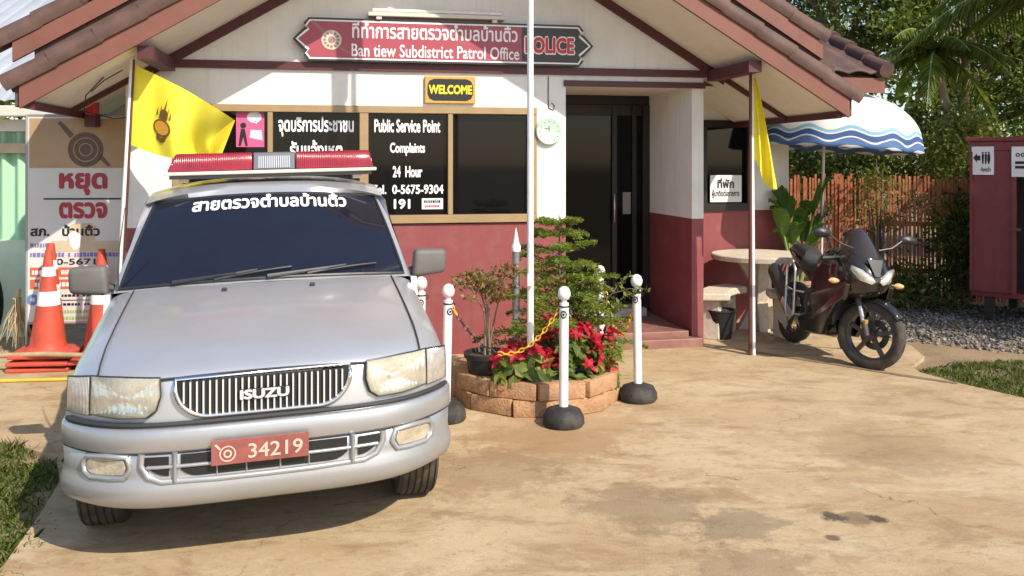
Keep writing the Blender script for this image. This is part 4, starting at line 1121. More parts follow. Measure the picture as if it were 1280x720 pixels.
    for sg in (-1, 1):
        hb = MB()
        hb.tube([steer @ Vector((-.22, sg * .09, .93)), steer @ Vector((-.24, sg * .2, .93)), steer @ Vector((-.32, sg * .34, .91))], .013, 8)
        hb.tube([steer @ Vector((-.26, sg * .21, .925)), steer @ Vector((-.33, sg * .35, .908))], .02, 8)
        hb.tube([steer @ Vector((-.18, sg * .17, .94)), steer @ Vector((-.22, sg * .33, .93))], .006, 6)
        hb.build('handlebar', M['blackplastic'], o, smooth=50)
    for sg in (-1, 1):
        ms_ = MB(); ms_.tube([(-.06, sg * .12, 1.02), (-.06, sg * .24, 1.05), (-.08, sg * .34, 1.12)], .008, 6)
        mi = ms_.build('mirror', M['blackplastic'], o)
        mh = MB(); mh.lathe([(.0, -.03), (.045, -.02), (.062, .0), (.06, .012), (.0, .014)], 20, T(-.09, sg * .40, 1.13) @ rot('Y', -90) @ rot('Z', 0) @ Matrix.Diagonal((.75, 1.35, 1, 1)), caps=False)
        mh.build('mirror_head', M['blackplastic'], mi, smooth=50)
        ind = MB(); ind.lathe([(.004, .045), (.022, .02), (.026, 0), (.018, -.03), (.004, -.045)], 12, T(.0, sg * .30, .735) @ rot('X', 90) @ Matrix.Diagonal((1.0, 1, 1.1, 1)))
        io = ind.build('indicator', M['amber'], o, smooth=50)
        st_ = MB(); st_.tube([(-.03, sg * .17, .735), (-.01, sg * .27, .735)], .010, 6); st_.build('stalk', M['blackplastic'], io)
    cl = MB(); cl.box(-.055, -.005, -.105, -.06, r + .05, r + .13, steer); cl.build('brake_caliper', M['gold'], o, bevel=.008)
    hs = MB(); hs.tube([steer @ Vector((-.03, -.09, r + .13)), steer @ Vector((.0, -.12, .52)), Vector((-.12, -.13, .72)), Vector((-.22, -.16, .90))], .005, 6)
    hs.tube([Vector((-.22, .16, .92)), Vector((-.08, .15, .82)), Vector((-.16, .12, .66))], .005, 6); hs.build('brake_hose', M['cable'], o)
    fi = MB()
    for k in range(6): fi.box(-.60, -.40, -.19, .19, .42 + k * .03, .428 + k * .03)
    fi.build('engine_fins', M['darkalloy'], o)
    ks = MB(); ks.tube([(-.72, .14, .28), (-.80, .30, .02)], .012, 8); ks.box(-.84, -.76, .28, .33, .0, .015); ks.build('kickstand', M['engine'], o)
    pg = MB(); pg.tube([(-.72, -.14, .33), (-.74, -.27, .33)], .012, 8); pg.tube([(-.72, .14, .33), (-.74, .27, .33)], .012, 8); pg.build('footrest', M['steel'], o)
motorcycle()

# ------------------------------------------------------------------ foliage helpers
def leaf_arrays(C, Nn, size, aspect=.45, rng=rng, up=.0, sizes=None, direct=None):
    """C (n,3) centres -> rhombus leaves with random orientation"""
    n = len(C)
    d = rng.normal(size=(n, 3)) if direct is None else direct + rng.normal(size=(n, 3)) * .35
    d[:, 2] += up; d /= np.linalg.norm(d, axis=1)[:, None]
    s = rng.normal(size=(n, 3)); s -= (s * d).sum(1)[:, None] * d; s /= np.linalg.norm(s, axis=1)[:, None]
    L_ = (size * rng.uniform(.6, 1.35, n) if sizes is None else sizes)[:, None]
    nn = np.cross(d, s)
    a = C - d * L_ * .5; b = C + s * L_ * aspect * .5 + nn * L_ * .06; c_ = C + d * L_ * .5; e = C - s * L_ * aspect * .5 + nn * L_ * .06
    V = np.stack([a, b, c_, e], 1).reshape(-1, 3)
    F = np.arange(4 * n).reshape(n, 4)
    return V, F

def clumps(center, radii, ncl, per, spread, hollow=.35):
    c_ = np.array(center); rd = np.array(radii)
    d = rng.normal(size=(ncl, 3)); d /= np.linalg.norm(d, axis=1)[:, None]
    rr = (hollow + (1 - hollow) * rng.random(ncl) ** .6)[:, None]
    wob = 1 + .22 * np.sin(d[:, :1] * 5 + d[:, 1:2] * 7) + .15 * rng.normal(size=(ncl, 1))
    cc = c_ + d * rr * rd * wob
    P = []
    for q in cc:
        k = int(per * rng.uniform(.5, 1.5)); sp = spread * rng.uniform(.6, 1.4)
        P.append(q + rng.normal(size=(k, 3)) * np.array([sp, sp, sp * .6]))
    return cc, np.concatenate(P)

def tree(name, label, cat, base, crown_c, radii, ncl, per, leaf, m, spread=.35, tr=.14, group=None, trunkmat='bark', nbr=14, lean=(0, 0)):
    o = thing(name, label, cat, base, 0, group)
    b = Vector(base)
    cl = Vector(crown_c) - b
    cc, P = clumps(cl, radii, ncl, per, spread)
    t = MB()
    top = cl + Vector((0, 0, radii[2] * .35))
    t.tube([(0, 0, -.1), (cl.x * .1 + .03, cl.y * .1, top.z * .25), (cl.x * .45, cl.y * .45, top.z * .55), tuple(top)], [tr * 1.25, tr, tr * .75, tr * .2], 10)
    for q in cc[rng.choice(len(cc), min(nbr, len(cc)), replace=False)]:
        f = rng.uniform(.45, .8); s0 = Vector((cl.x * .45, cl.y * .45, top.z * .55)).lerp(top, max(0, f - .45) * 1.6)
        q = Vector(q); mid = s0.lerp(q, .5) + Vector((0, 0, .1 * (q - s0).length))
        t.tube([s0, mid, q], [tr * .42, tr * .25, tr * .08], 6)
    t.build('trunk', M[trunkmat], o, smooth=60)
    V, F = leaf_arrays(P, len(P), leaf)
    np_mesh('crown', V, F, M[m], o)
    return o

# ------------------------------------------------------------------ planter and its plants
PX, PY = .185, 6.68
def planter():
    o = thing('brick_planter', 'low round planter ring of tan concrete bricks in front of the red wall', 'planter', (PX, PY, 0))
    b = MB(); R0 = .62
    for row in range(2):
        n = 11
        for k in range(n):
            q = 2 * math.pi * (k + .5 * row + .22) / n
            L_ = 2 * R0 * math.sin(math.pi / n) - .012
            rr = R0 - .06 + random.uniform(-.012, .012)
            Mx = rot('Z', math.degrees(q)) @ T(rr, 0, .002 + row * .118 + .057) @ rot('Z', random.uniform(-3, 3)) @ rot('X', random.uniform(-1.2, 1.2))
            # brick with slightly split rough face
            b.box(-.058, .058, -L_ / 2, L_ / 2, -.057, .057, Mx)
    b.build('brick_ring', M['brick'], o, bevel=.009, seg=2, smooth=35)
    s = MB(); s.lathe([(.5, 0), (.52, .10), (.3, .13), (.0, .14)], 28, caps=False); s.build('soil', M['soil'], o, smooth=60)
planter()

def pot(name, label, x, y, z, r, h, m='blackplastic', group=None):
    o = thing(name, label, 'pot', (x, y, z), 0, group)
    p = MB(); p.lathe([(r * .72, 0), (r * .95, h * .86), (r * 1.04, h * .87), (r * 1.06, h), (r * .96, h), (r * .90, h * .88), (r * .0, h * .86)], 26, caps=False)
    p.build('shell', M[m], o, smooth=40)
    s = MB(); s.lathe([(r * .92, h * .885), (r * .5, h * .90), (0, h * .92)], 20, caps=False); s.build('soil', M['soil'], o)
    return o
pot('plant_pot', 'round black plastic pot holding the sparse flat topped shrub at left of the planter', -.18, 6.42, .13, .165, .25)
pot('plant_pot', 'round black plastic pot under the red poinsettias at right of the planter', .50, 6.42, .13, .13, .16)

def conifer():
    o = thing('young_conifer', 'young tiered conifer with soft drooping green branches in the middle of the planter', 'tree', (.36, 6.74, .12))
    t = MB(); t.tube([(0, 0, 0), (.01, 0, .6), (0, 0, 1.24)], [.020, .014, .004], 8)
    P = []; D = []
    rnd = random.Random(11)
    for k in range(10):
        z = .14 + k * .115 + rnd.uniform(-.03, .03); ln = .57 * (1 - ((z - .1) / 1.28) ** 1.6) + .06
        for i in range(6):
            q = 2 * math.pi * (i / 6) + k * .8 + rnd.uniform(-.3, .3); L_ = ln * rnd.uniform(.7, 1.1); rise = rnd.uniform(.05, .55)
            dirv = Vector((math.cos(q), math.sin(q), 0)); side = Vector((-math.sin(q), math.cos(q), 0))
            def at(s): return Vector((0, 0, z)) + dirv * (L_ * s) + Vector((0, 0, L_ * (rise * s + .30 * s * (1 - s) - .16 * s ** 3)))
            t.tube([at(s) for s in (0, .25, .5, .75, 1)], [.006, .005, .004, .003, .0015], 5)
            n = int(8 + L_ * 26)
            for m in range(1, n + 1):
                s_ = .15 + .85 * m / n; c0 = at(s_)
                wl = .105 * math.sin(math.pi * min(1, .18 + s_ * .80)) ** .7 * (.55 + L_)
                for sg in (-1, 1):
                    d = (side * sg * .85 + dirv * .55 + Vector((0, 0, rnd.uniform(-.30, .15)))).normalized()
                    for h in np.linspace(.15, 1, 4):
                        for _ in range(2):
                            P.append(c0 + d * wl * h + Vector((rnd.gauss(0, .004), rnd.gauss(0, .004), rnd.gauss(0, .006)))); D.append(d + Vector((rnd.gauss(0, .3), rnd.gauss(0, .3), rnd.uniform(-.1, .5))))
    t.build('trunk', M['twig'], o)
    P = np.array(P); D = np.array(D)
    V, F = leaf_arrays(P, len(P), .038, .26, direct=D)
    np_mesh('crown', V, F, M['leaf_pine'], o)
conifer()

def sparse_shrub(name, label, x, y, z, h, spread, m, n_tip=26, leaves=7, lsize=.035, seed=1, lx=0, tint=None):
    rnd = random.Random(seed)
    o = thing(name, label, 'shrub', (x, y, z))
    t = MB(); P = []
    for s in range(5):
        q0 = rnd.uniform(0, 6.28); pts0 = [(0.02 * math.cos(q0), .02 * math.sin(q0), 0)]
        kx = rnd.uniform(-.5, .5) * spread
        top = Vector((kx + lx, rnd.uniform(-.4, .4) * spread, h * rnd.uniform(.72, .9)))
        mid = Vector((kx * .25 + rnd.uniform(-.04, .04), rnd.uniform(-.05, .05), h * .45))
        t.tube([Vector(pts0[0]), mid, top], [.010, .007, .004], 6)
        for k in range(n_tip // 5 + 1):
            f = rnd.uniform(.3, 1.0); a = mid.lerp(top, f) if f < 1 else top
            tip = a + Vector((rnd.uniform(-.5, .5) * spread, rnd.uniform(-.4, .4) * spread, rnd.uniform(.02, .16) * h))
            t.tube([a, a.lerp(tip, .5) + Vector((0, 0, .02)), tip], [.004, .003, .0015], 5)
            for l in range(leaves * 2):
                g_ = rnd.uniform(.25, 1.05); P.append(a.lerp(tip, g_) + Vector((rnd.gauss(0, .02), rnd.gauss(0, .02), rnd.gauss(0, .014))))
    t.build('stem', M['twig'], o)
    P = np.array(P); V, F = leaf_arrays(P, len(P), lsize, .5)
    np_mesh('foliage', V, F, M[m], o)
M['leaf_bronze'] = leafmat('bronze tinged leaves', [(.10, .10, .02), (.17, .15, .03), (.24, .16, .04), (.30, .18, .06)], .3)
sparse_shrub('potted_shrub', 'sparse flat topped shrub with thin bare stems in the left black pot', -.18, 6.42, .36, .72, .42, 'leaf_bronze', 40, 9, .036, 3)
sparse_shrub('low_shrub', 'low bushy green shrub between the conifer and the right bollards', .47, 6.72, .12, .80, .50, 'leaf_mid', 36, 9, .05, 8, lx=.06)

def poinsettia(x, y, z, h, sp, seed, label):
    rnd = random.Random(seed)
    o = thing('poinsettia', label, 'plant', (x, y, z), 0, 'red poinsettias in the brick planter')
    t = MB(); PB = []; PG = []; DB = []; DG = []
    for k in range(32):
        q = rnd.uniform(0, 6.28); rr = sp * rnd.random() ** .6
        tip = Vector((rr * math.cos(q), rr * math.sin(q), h * rnd.uniform(.30, 1.0)))
        t.tube([(0, 0, 0), (tip.x * .4, tip.y * .4, tip.z * .5), tip], [.008, .006, .004], 5)
        face = Vector((tip.x * 1.5 + rnd.gauss(0, .25), tip.y * 1.5 - .2 + rnd.gauss(0, .2), .40 + rnd.gauss(0, .15))).normalized()
        n = rnd.choice((4, 5, 6, 7))
        a = face.cross(Vector((.3, .2, .9))).normalized(); b_ = face.cross(a)
        for i in range(n):
            w_ = 2 * math.pi * i / n + rnd.uniform(-.2, .2); d = (a * math.cos(w_) + b_ * math.sin(w_) + face * .25)
            L_ = rnd.uniform(.03, .068); d = d + face * rnd.uniform(-.3, .5)
            PB.append((tip + d * L_ * .55, d, face, L_))
        for i in range(7):
            w_ = 2 * math.pi * i / 7; d = (a * math.cos(w_) + b_ * math.sin(w_) - face * .1)
            L_ = rnd.uniform(.06, .10)
            PG.append((tip - Vector((0, 0, .05 + rnd.random() * .08)) + d * L_ * .6, d, face, L_))
    t.build('stem', M['stem'], o)
    def build(lst, name, m):
        mb = MB()
        for c_, d, f, L_ in lst:
            d = d.normalized(); s = d.cross(f).normalized(); u = s.cross(d)
            wv = L_ * .42
            vs = [c_ - d * L_ * .6, c_ - d * L_ * .1 + s * wv * .9 + u * L_ * .08, c_ + d * L_ * .25 + s * wv * .7 + u * L_ * .05, c_ + d * L_ * .7 - u * L_ * .15,
                  c_ + d * L_ * .25 - s * wv * .7 + u * L_ * .05, c_ - d * L_ * .1 - s * wv * .9 + u * L_ * .08, c_]
            mb.add(vs, [(0, 1, 6), (1, 2, 6), (2, 3, 6), (3, 4, 6), (4, 5, 6), (5, 0, 6)])
        mb.build(name, m, o, recalc=False)
    build(PB, 'bracts', M['leaf_bract']); build(PG, 'leaves', M['leaf_mid'])
poinsettia(.03, 6.25, .12, .34, .17, 1, 'red poinsettia beside the left black pot in the planter')
poinsettia(.24, 6.30, .12, .30, .16, 2, 'red poinsettia low at the front of the planter behind the nearest bollard')
poinsettia(.47, 6.38, .20, .36, .18, 3, 'red poinsettia in the right black pot of the planter')
poinsettia(.63, 6.52, .12, .40, .15, 5, 'red poinsettia at the right end of the planter before the back bollard')
poinsettia(.36, 6.50, .12, .50, .20, 4, 'taller red poinsettia at the foot of the young conifer')

def spike_post():
    o = thing('spiked_post', 'slim grey metal post with a pointed white tip standing in the planter', 'post', (.03, 6.55, .1))
    p = MB(); p.tube([(0, 0, 0), (0, 0, 1.02)], .028, 14); p.build('tube', mat('dull galvanised tube', (.30, .31, .33), .4, metal=.6, var=.3, scale=20), o, smooth=50)
    c_ = MB(); c_.lathe([(.034, 1.0), (.036, 1.04), (.024, 1.06), (.018, 1.10), (.0, 1.18)], 14); c_.build('tip', M['whitepaint'], o, smooth=40)
spike_post()
fp = thing('flagpole', 'tall plain white flagpole rising from the planter out of the picture', 'pole', (.129, 6.19, 0))
p = MB(); p.tube([(0, 0, -.05), (0, 0, 3.2), (0, 0, 5.6)], [.024, .022, .020], 16); p.build('pole', M['whitepaint'], fp, smooth=50)
p = MB(); p.lathe([(.0, 5.60), (.04, 5.62), (.05, 5.66), (.03, 5.70), (.0, 5.72)], 14); p.build('finial', M['gold'], fp, smooth=50)
p = MB(); p.box(-.02, .02, -.06, -.025, .9, .98); p.tube([(.0, -.04, .94), (.0, -.035, 3.0), (0, -.03, 5.55)], .004, 5); p.build('halyard', M['whitepaint'], fp)

# the flag hangs limp near the top of this pole
def limp_flag():
    strips = ('flagred', 'flagwhite', 'flagblue', 'flagwhite', 'flagred')
    edges = (0, 1 / 6, 1 / 3, 2 / 3, 5 / 6, 1)
    def cl(u, v):
        return (-.02 - .20 * u * (1 - .25 * v) + .02 * math.sin(v * 5), -.035 + .05 * math.sin(u * 19 + v * 2) * (.35 + .65 * u), 5.35 - 1.0 * v - .62 * u * (1 - .2 * u))
    f = None
    for k, m in enumerate(strips):
        b = MB(); b.grid(lambda u, v: cl(u, edges[k] + (edges[k + 1] - edges[k]) * v), 26, 6)
        f = b.build('flag_cloth', M[m], fp if f is None else f, smooth=180, recalc=False) if k == 0 else (b.build('flag_band', M[m], f, smooth=180, recalc=False), f)[1]
M['flagred'] = mat('flag red cloth', (.5, .03, .05), .8); M['flagwhite'] = mat('flag white cloth', (.75, .75, .75), .8); M['flagblue'] = mat('flag blue cloth', (.03, .04, .2), .8)
limp_flag()

# ------------------------------------------------------------------ bollards and chains
def bollard_proto():
    o = thing('bollard', '', 'bollard', (0, 0, 0), 0, 'white chain bollards round the planter')
    b = MB(); b.lathe([(.128, 0), (.142, .02), (.138, .06), (.115, .105), (.06, .125), (.03, .128)], 30); b.build('base', M['rubber'], o, smooth=45)
    p = MB(); p.tube([(0, 0, .12), (0, 0, .82)], .031, 18); p.build('post', M['whitepaint'], o, smooth=50)
    k = MB(); k.lathe([(.018, .815), (.018, .84), (.033, .845), (.043, .87), (.043, .89), (.032, .918), (.012, .93), (0, .931)], 18); k.build('knob', M['whitepaint'], o, smooth=60)
    c_ = MB(); ring = lambda a, b: (.0335 * math.sin(a / .0335), -.0335 * math.cos(a / .0335), .745 + b)
    disc(c_, 0, 0, .024, ring, 16, .015, 1.1); disc(c_, 0, 0, .009, ring, 10)
    c_.lathe([(.0315, .79), (.0335, .791), (.0335, .800), (.0315, .801)], 18, caps=False)
    c_.tube([(.033, 0, .80), (.05, 0, .795), (.05, 0, .775), (.034, 0, .77)], .004, 6)
    c_.build('chain_ring', M['black'], o)
    return o
bp_ = bollard_proto()
BOL = [(.345, 5.90, 'white bollard nearest the camera, standing before the front bricks of the planter'),
       (.935, 6.52, 'white bollard on a black base right of the planter, in front of the doorway'),
       (.725, 7.12, 'white bollard rising behind the poinsettias at the back of the planter'),
       (-.455, 6.02, 'white bollard just right of the truck with a chain sagging towards the planter'),
       (-.66, 6.40, 'white bollard almost hidden behind the truck, its ball top showing under the mirror')]
for i, (x, y, l) in enumerate(BOL):
    q = bp_ if i == 0 else copy_tree(bp_)
    q.location = (x, y, 0); q.rotation_euler = (R((0, -1.0, 0, .8, 0)[i]), R((.3, -1.2, -1.0, 1, 0)[i]), (-.15, -.5, .2, .6, 0)[i]); q['label'] = l

def chain(a, b_, sag, label, dark0=1.0):
    o = thing('plastic_chain', label, 'chain', (0, 0, 0), 0, 'yellow plastic chains between the bollards')
    A, B = Vector(a), Vector(b_); n = 64
    pts = [A.lerp(B, i / n) + Vector((0, 0, -sag * 4 * (i / n) * (1 - i / n))) for i in range(n + 1)]
    # resample at link pitch
    pitch = .030; out = [pts[0]]; acc = 0
    for i in range(n):
        d = (pts[i + 1] - pts[i]).length; acc += d
        if acc >= pitch: out.append(pts[i + 1]); acc = 0
    lk = [MB(), MB()]
    for i in range(len(out) - 1):
        p, q = out[i], out[i + 1]; t = (q - p).normalized(); c_ = (p + q) / 2
        s = t.cross(Vector((0, 0, 1))).normalized(); u = s.cross(t)
        w_ = s if i % 2 else u
        ring = []
        for k in range(10):
            an = 2 * math.pi * k / 10
            ring.append(c_ + t * (.022 * math.cos(an)) + w_ * (.012 * math.sin(an)))
        lk[1 if dark0 < i / len(out) < .86 else 0].tube(ring, .0042, 5, closed=True)
    lk[0].build('links', M['chain'], o, smooth=60)
    if lk[1].v: lk[1].build('links', M['blackplastic'], o, smooth=60)
chain((.325, 5.91, .79), (-.42, 6.03, .79), .33, 'yellow plastic chain sagging from the nearest bollard across the poinsettias', .52)
chain((.92, 6.54, .79), (.745, 7.10, .79), .36, 'yellow plastic chain hanging between the two bollards beside the doorway')

# ------------------------------------------------------------------ flags
def flag_left():
    o = thing('yellow_flag', 'yellow flag with a gold and brown royal crest flying on a pole behind the truck', 'flag', (-3.06, 7.0, 0), 0)
    def pw(px, py, Y): return Vector(((px - 640) / 1100 * Y, Y, 1.75 - (py - 205) / 1100 * Y)) - Vector((-3.06, 7.0, 0))
    top = pw(165.5, 70, 6.95); low = pw(140, 500, 7.0)
    low = Vector((low.x, low.y, 0)) ; low = top + (pw(152, 300, 6.97) - top) * (top.z / (top.z - pw(152, 300, 6.97).z))
    p = MB(); p.tube([low, top], .017, 10); p.build('pole', M['whitepaint'], o, smooth=50)
    k = MB(); k.tube([low + Vector((.04, .0, 0)), top + Vector((.014, -.005, -.03))], .010, 8); k.build('stick', M['brownstick'], o, smooth=50)
    f = MB()
    TL, TR, BL, BR = (166, 80), (293, 150), (161, 180), (262, 200)
    def cloth(u, v):
        x = (1 - v) * (TL[0] + (TR[0] - TL[0]) * u) + v * (BL[0] + (BR[0] - BL[0]) * u)
        y = (1 - v) * (TL[1] + (TR[1] - TL[1]) * u) + v * (BL[1] + (BR[1] - BL[1]) * u)
        y += 14 * math.sin(u * math.pi) * v * .5 - 4 * math.sin(u * 3.1) * (1 - v)
        x += -10 * math.sin(v * math.pi) * u * 1.2
        d = 6.95 + .09 * math.sin(u * 6.5 + v * 2.2) * (.25 + u) + .06 * math.sin(u * 13 - v * 3) * u - .10 * u
        return pw(x, y, d)
    f.grid(lambda u, v: tuple(cloth(u, v)), 40, 24)
    fl = f.build('cloth', M['flag'], o, smooth=180, recalc=False)
    # folded-back lower corner
    f2 = MB(); f2.grid(lambda u, v: tuple(pw(256 + (38 - 14 * v) * u - 4 * v, 150 + 46 * v + 2 * math.sin(3 * u), 7.05 + .06 * math.sin(u * 4 + v))), 8, 8); f2.build('folded_corner', M['flag'], o, smooth=180, recalc=False)
    def on(a, b_, off=.006):
        u = .40 + a; v = .52 + b_
        c_ = cloth(u, v); n = (cloth(u + .01, v) - c_).cross(cloth(u, v + .01) - c_).normalized()
        if n.y > 0: n = -n
        return tuple(c_ + n * off)
    e = MB(); disc(e, 0, .10, .085, lambda a, b_: on(a, b_), 20, sy=1.1); e.build('crest', M['goldink'], o, recalc=False)
    e = MB()
    disc(e, 0, .10, .105, lambda a, b_: on(a, b_, .005), 20, .085, 1.1)
    for x, w_ in ((-.075, .02), (-.04, .02), (.04, .02), (.075, .02)):
        poly(e, [(x, -.05), (x + w_ * .5, -.25 + abs(x) * 1.2), (x + w_, -.05)], lambda a, b_: on(a - .01, b_))
    poly(e, [(-.05, -.02), (-.03, -.14), (-.01, -.15), (0, -.30), (.01, -.15), (.03, -.14), (.05, -.02)], lambda a, b_: on(a, b_))
    poly(e, [(-.06, .20), (0, .23), (.07, .20), (.04, .28), (.0, .30), (-.05, .27)], lambda a, b_: on(a, b_))
    e.build('crest', M['brownink'], o, recalc=False)
flag_left()

def flag_right():
    o = thing('yellow_flag', 'plain yellow flag drooping from a slim pole in front of the porch', 'flag', (2.21, 8.07, 0), 0)
    def pw(px, py, Y): return Vector(((px - 640) / 1100 * Y, Y, 1.75 - (py - 205) / 1100 * Y)) - Vector((2.21, 8.07, 0))
    top = pw(939.5, 82, 8.05)
    p = MB(); p.tube([(.006, 0, 0), top], .017, 10); p.build('pole', M['whitepaint'], o, smooth=50)
    k = MB(); k.tube([(-.030, -.01, 0), top + Vector((-.012, -.012, -.02))], .0155, 8); k.build('stick', M['brownstick'], o, smooth=50)
    f = MB()
    def cloth(u, v):
        xl = 940.5 + 1.5 * v; yl = 97 + 100 * v
        xr = 944 + 27 * v ** .8; yr = 97 + 145 * v
        x = xl + (xr - xl) * u; y = yl + (yr - yl) * u
        x += 2.0 * math.sin(u * 9) * v
        y += 10 * math.sin(u * math.pi) * max(0, v - .8) * 4 - 6 * max(0, u - .75) * 4 * max(0, v - .8) * 5
        return pw(x, y, 8.04 + .05 * math.sin(u * 11 + v * 2) * (.3 + v) * (.3 + u))
    f.grid(lambda u, v: tuple(cloth(u, v)), 26, 24); f.build('cloth', M['flag'], o, smooth=180, recalc=False)
flag_right()

# ------------------------------------------------------------------ left side: banner, cones, neighbour structures
def banner():
    Y = 7.85; s = Y / 1100
    o = thing('banner_stand', 'tall printed police checkpoint banner with red Thai lettering standing left of the truck', 'banner', ((97 - 640) * s, Y, 0), 4)
    def pz(py): return 1.75 - (py - 205) * s
    W = .43
    x0, x1, z0, z1 = -W, W, pz(402), pz(146)
    b = MB(); b.box(x0, x1, 0, .02, z0, z1); b.build('sheet', M['banner_w'], o)
    f = MB()
    for x in (x0 - .012, x1 + .012): f.tube([(x, .01, 0), (x, .01, z1 + .02)], .013, 8)
    f.tube([(x0, .01, z1 + .012), (x1, .01, z1 + .012)], .012, 8); f.tube([(x0, .01, z0 - .012), (x1, .01, z0 - .012)], .012, 8)
    for x in (x0 - .012, x1 + .012): f.tube([(x, .02, 1.2), (x, .55, 0)], .012, 8)
    f.build('frame', mat('grey tube', (.35, .34, .33), .5, metal=.4), o)
    pl = lambda a, c: (a, -.002, c); pl2 = lambda a, c: (a, -.004, c)
    q = MB(); poly(q, [(x0 + .015, pz(210)), (x1 - .01, pz(210)), (x1 - .01, z1 - .015), (x0 + .015, z1 - .015)], pl); q.build('top_panel', M['banner_b'], o, recalc=False)
    def X(px): return (px - 97) * s
    e = MB(); disc(e, X(107), pz(187), .155, pl2, 28, .11); disc(e, X(107), pz(187), .10, pl2, 24, .06); disc(e, X(107), pz(187), .05, pl2, 16)
    for k in range(16):
        an = k * math.pi / 8; disc(e, X(107) + .08 * math.cos(an), pz(187) + .08 * math.sin(an), .016, lambda a, c: (a, -.005, c), 8)
    poly(e, [(X(73), pz(154)), (X(77), pz(151)), (X(93), pz(168)), (X(88), pz(173))], pl2); poly(e, [(X(122), pz(197)), (X(126), pz(193)), (X(138), pz(207)), (X(134), pz(208))], pl2)
    e.build('emblem', M['emblem'], o, recalc=False)
    l = MB()
    text(l, 'หยุด', lambda a, c: (X(104) + a, -.003, pz(230) + c), w=.42, h=.20, bold=.05)
    text(l, 'ตรวจ', lambda a, c: (X(104) + a, -.003, pz(263) + c), w=.42, h=.145, bold=.05)
    l.build('lettering', M['bannerred'], o, recalc=False)
    l = MB(); poly(l, [(X(56), pz(249.5)), (X(150), pz(249.5)), (X(150), pz(247.5)), (X(56), pz(247.5))], pl2)
    text(l, 'สภ.   บ้านติ้ว', lambda a, c: (X(82) + a, -.003, pz(288) + c), w=.60, h=.10, bold=.04)
    def marks(mb, xa, xb, py, hh, gap=.35):
        x = xa
        while x < xb:
            d = random.uniform(.012, .03)
            if random.random() > .08: poly(mb, [(x, pz(py) - hh), (x + d, pz(py) - hh), (x + d, pz(py) + hh * random.uniform(.6, 1)), (x, pz(py) + hh * random.uniform(.6, 1))], pl2)
            x += d + .008
    text(l, '0-5671', lambda a, c: (X(95) + a, -.003, pz(327) + c), w=.34, h=.055, bold=.02)
    marks(l, X(70), X(146), 369, .011); marks(l, X(72), X(146), 380, .011)
    poly(l, [(X(72), pz(374.5)), (X(146), pz(374.5)), (X(146), pz(375.3)), (X(72), pz(375.3))], pl2)
    l.build('printed_text', M['black'], o, recalc=False)
    l = MB(); marks(l, X(40), X(60), 306, .02); marks(l, X(40), X(150), 318, .02); l.build('printed_text', M['purple'], o, recalc=False)
    l = MB()
    for py in (340, 355): poly(l, [(x0 + .02, pz(py + 6)), (X(100), pz(py + 6)), (X(100), pz(py - 6)), (x0 + .02, pz(py - 6))], pl)
    l.build('printed_text', M['orangeprint'], o, recalc=False)
    l = MB(); marks(l, x0 + .04, X(95), 340, .02); marks(l, x0 + .04, X(95), 355, .02); l.build('printed_text', M['white'], o, recalc=False)
    l = MB(); disc(l, X(43), pz(374), .05, pl2, 20, .02); l.build('printed_text', M['blueprint'], o, recalc=False)
    l = MB(); marks(l, X(70), X(142), 389, .014); marks(l, X(70), X(128), 397, .014); l.build('printed_text', M['greenprint'], o, recalc=False)
    l = MB(); poly(l, [(X(85), pz(302)), (X(117), pz(302)), (X(119), pz(283)), (X(112), pz(279)), (X(92), pz(279)), (X(84), pz(285))], pl)
    poly(l, [(X(66), pz(314)), (X(150), pz(314)), (X(150), pz(301)), (X(66), pz(301))], pl); l.build('printed_text', M['tanrail'], o, recalc=False)
    l = MB(); poly(l, [(X(86), pz(293)), (X(93), pz(288)), (X(102), pz(294)), (X(100), pz(309)), (X(93), pz(313)), (X(88), pz(305))], pl2); l.build('printed_text', M['white'], o, recalc=False)
banner()

def cone_proto():
    o = thing('traffic_cone', '', 'cone', (0, 0, 0), 0, 'orange traffic cones by the banner')
    r = lambda z: .155 - .125 * (z / .95)
    def seg(z0, z1, add=0): return [(r(z0) + add, z0), (r(z1) + add, z1)]
    b = MB(); b.box(-.25, .25, -.25, .25, 0, .035)
    b.build('base', M['orange'], o, bevel=.012)
    c_ = MB(); c_.lathe([(.19, .035), (.165, .06)] + [(r(z), z) for z in np.linspace(.08, .95, 10)] + [(.022, .955), (.020, .90)], 28, caps=False); c_.build('cone_body', M['orange'], o, smooth=50)
    for z0, z1 in ((.48, .60), (.73, .81)):
        s = MB(); s.lathe(seg(z0, z1, .003), 28, caps=False); s.build('white_band', M['whitepaint'], o, smooth=50)
    return o
cp = cone_proto()
for i, (x, y, z, rz, lx, l) in enumerate([(-4.02, 7.62, .11, 12, 0, 'orange traffic cone with two white bands, topmost of the stack in front of the banner'),
                                   (-4.00, 7.60, .055, 5, 1, 'orange traffic cone in the middle of the front stack, only its base lip showing'),
                                   (-4.02, 7.62, .0, 8, 0, 'orange traffic cone at the bottom of the front stack, its square base on the concrete'),
                                   (-3.60, 7.72, .05, 20, 0, 'orange traffic cone half hidden behind the truck mirror')]):
    q = cp if i == 0 else copy_tree(cp)
    q.location = (x, y, z); q.rotation_euler = (0, R(1.5 if i == 0 else 0), R(rz)); q['label'] = l
pb = MB(); pb.tube([(-4.35, 7.38, .14), (-3.9, 7.36, .16), (-3.3, 7.4, .13)], .022, 8)
tag(pb.build('bamboo_pole', M['bamboo'], smooth=50), 'weathered bamboo pole lying across the stacked cone bases', 'pole')
pb = MB(); pb.tube([(-4.9, 6.95, .014), (-4.2, 7.03, .014), (-3.4, 7.12, .014), (-2.9, 7.15, .014)], .014, 8)
tag(pb.build('yellow_hose', mat('yellow hose', (.62, .42, .04), .5, var=.15), smooth=50), 'thin yellow hose lying on the concrete in front of the cones', 'hose')

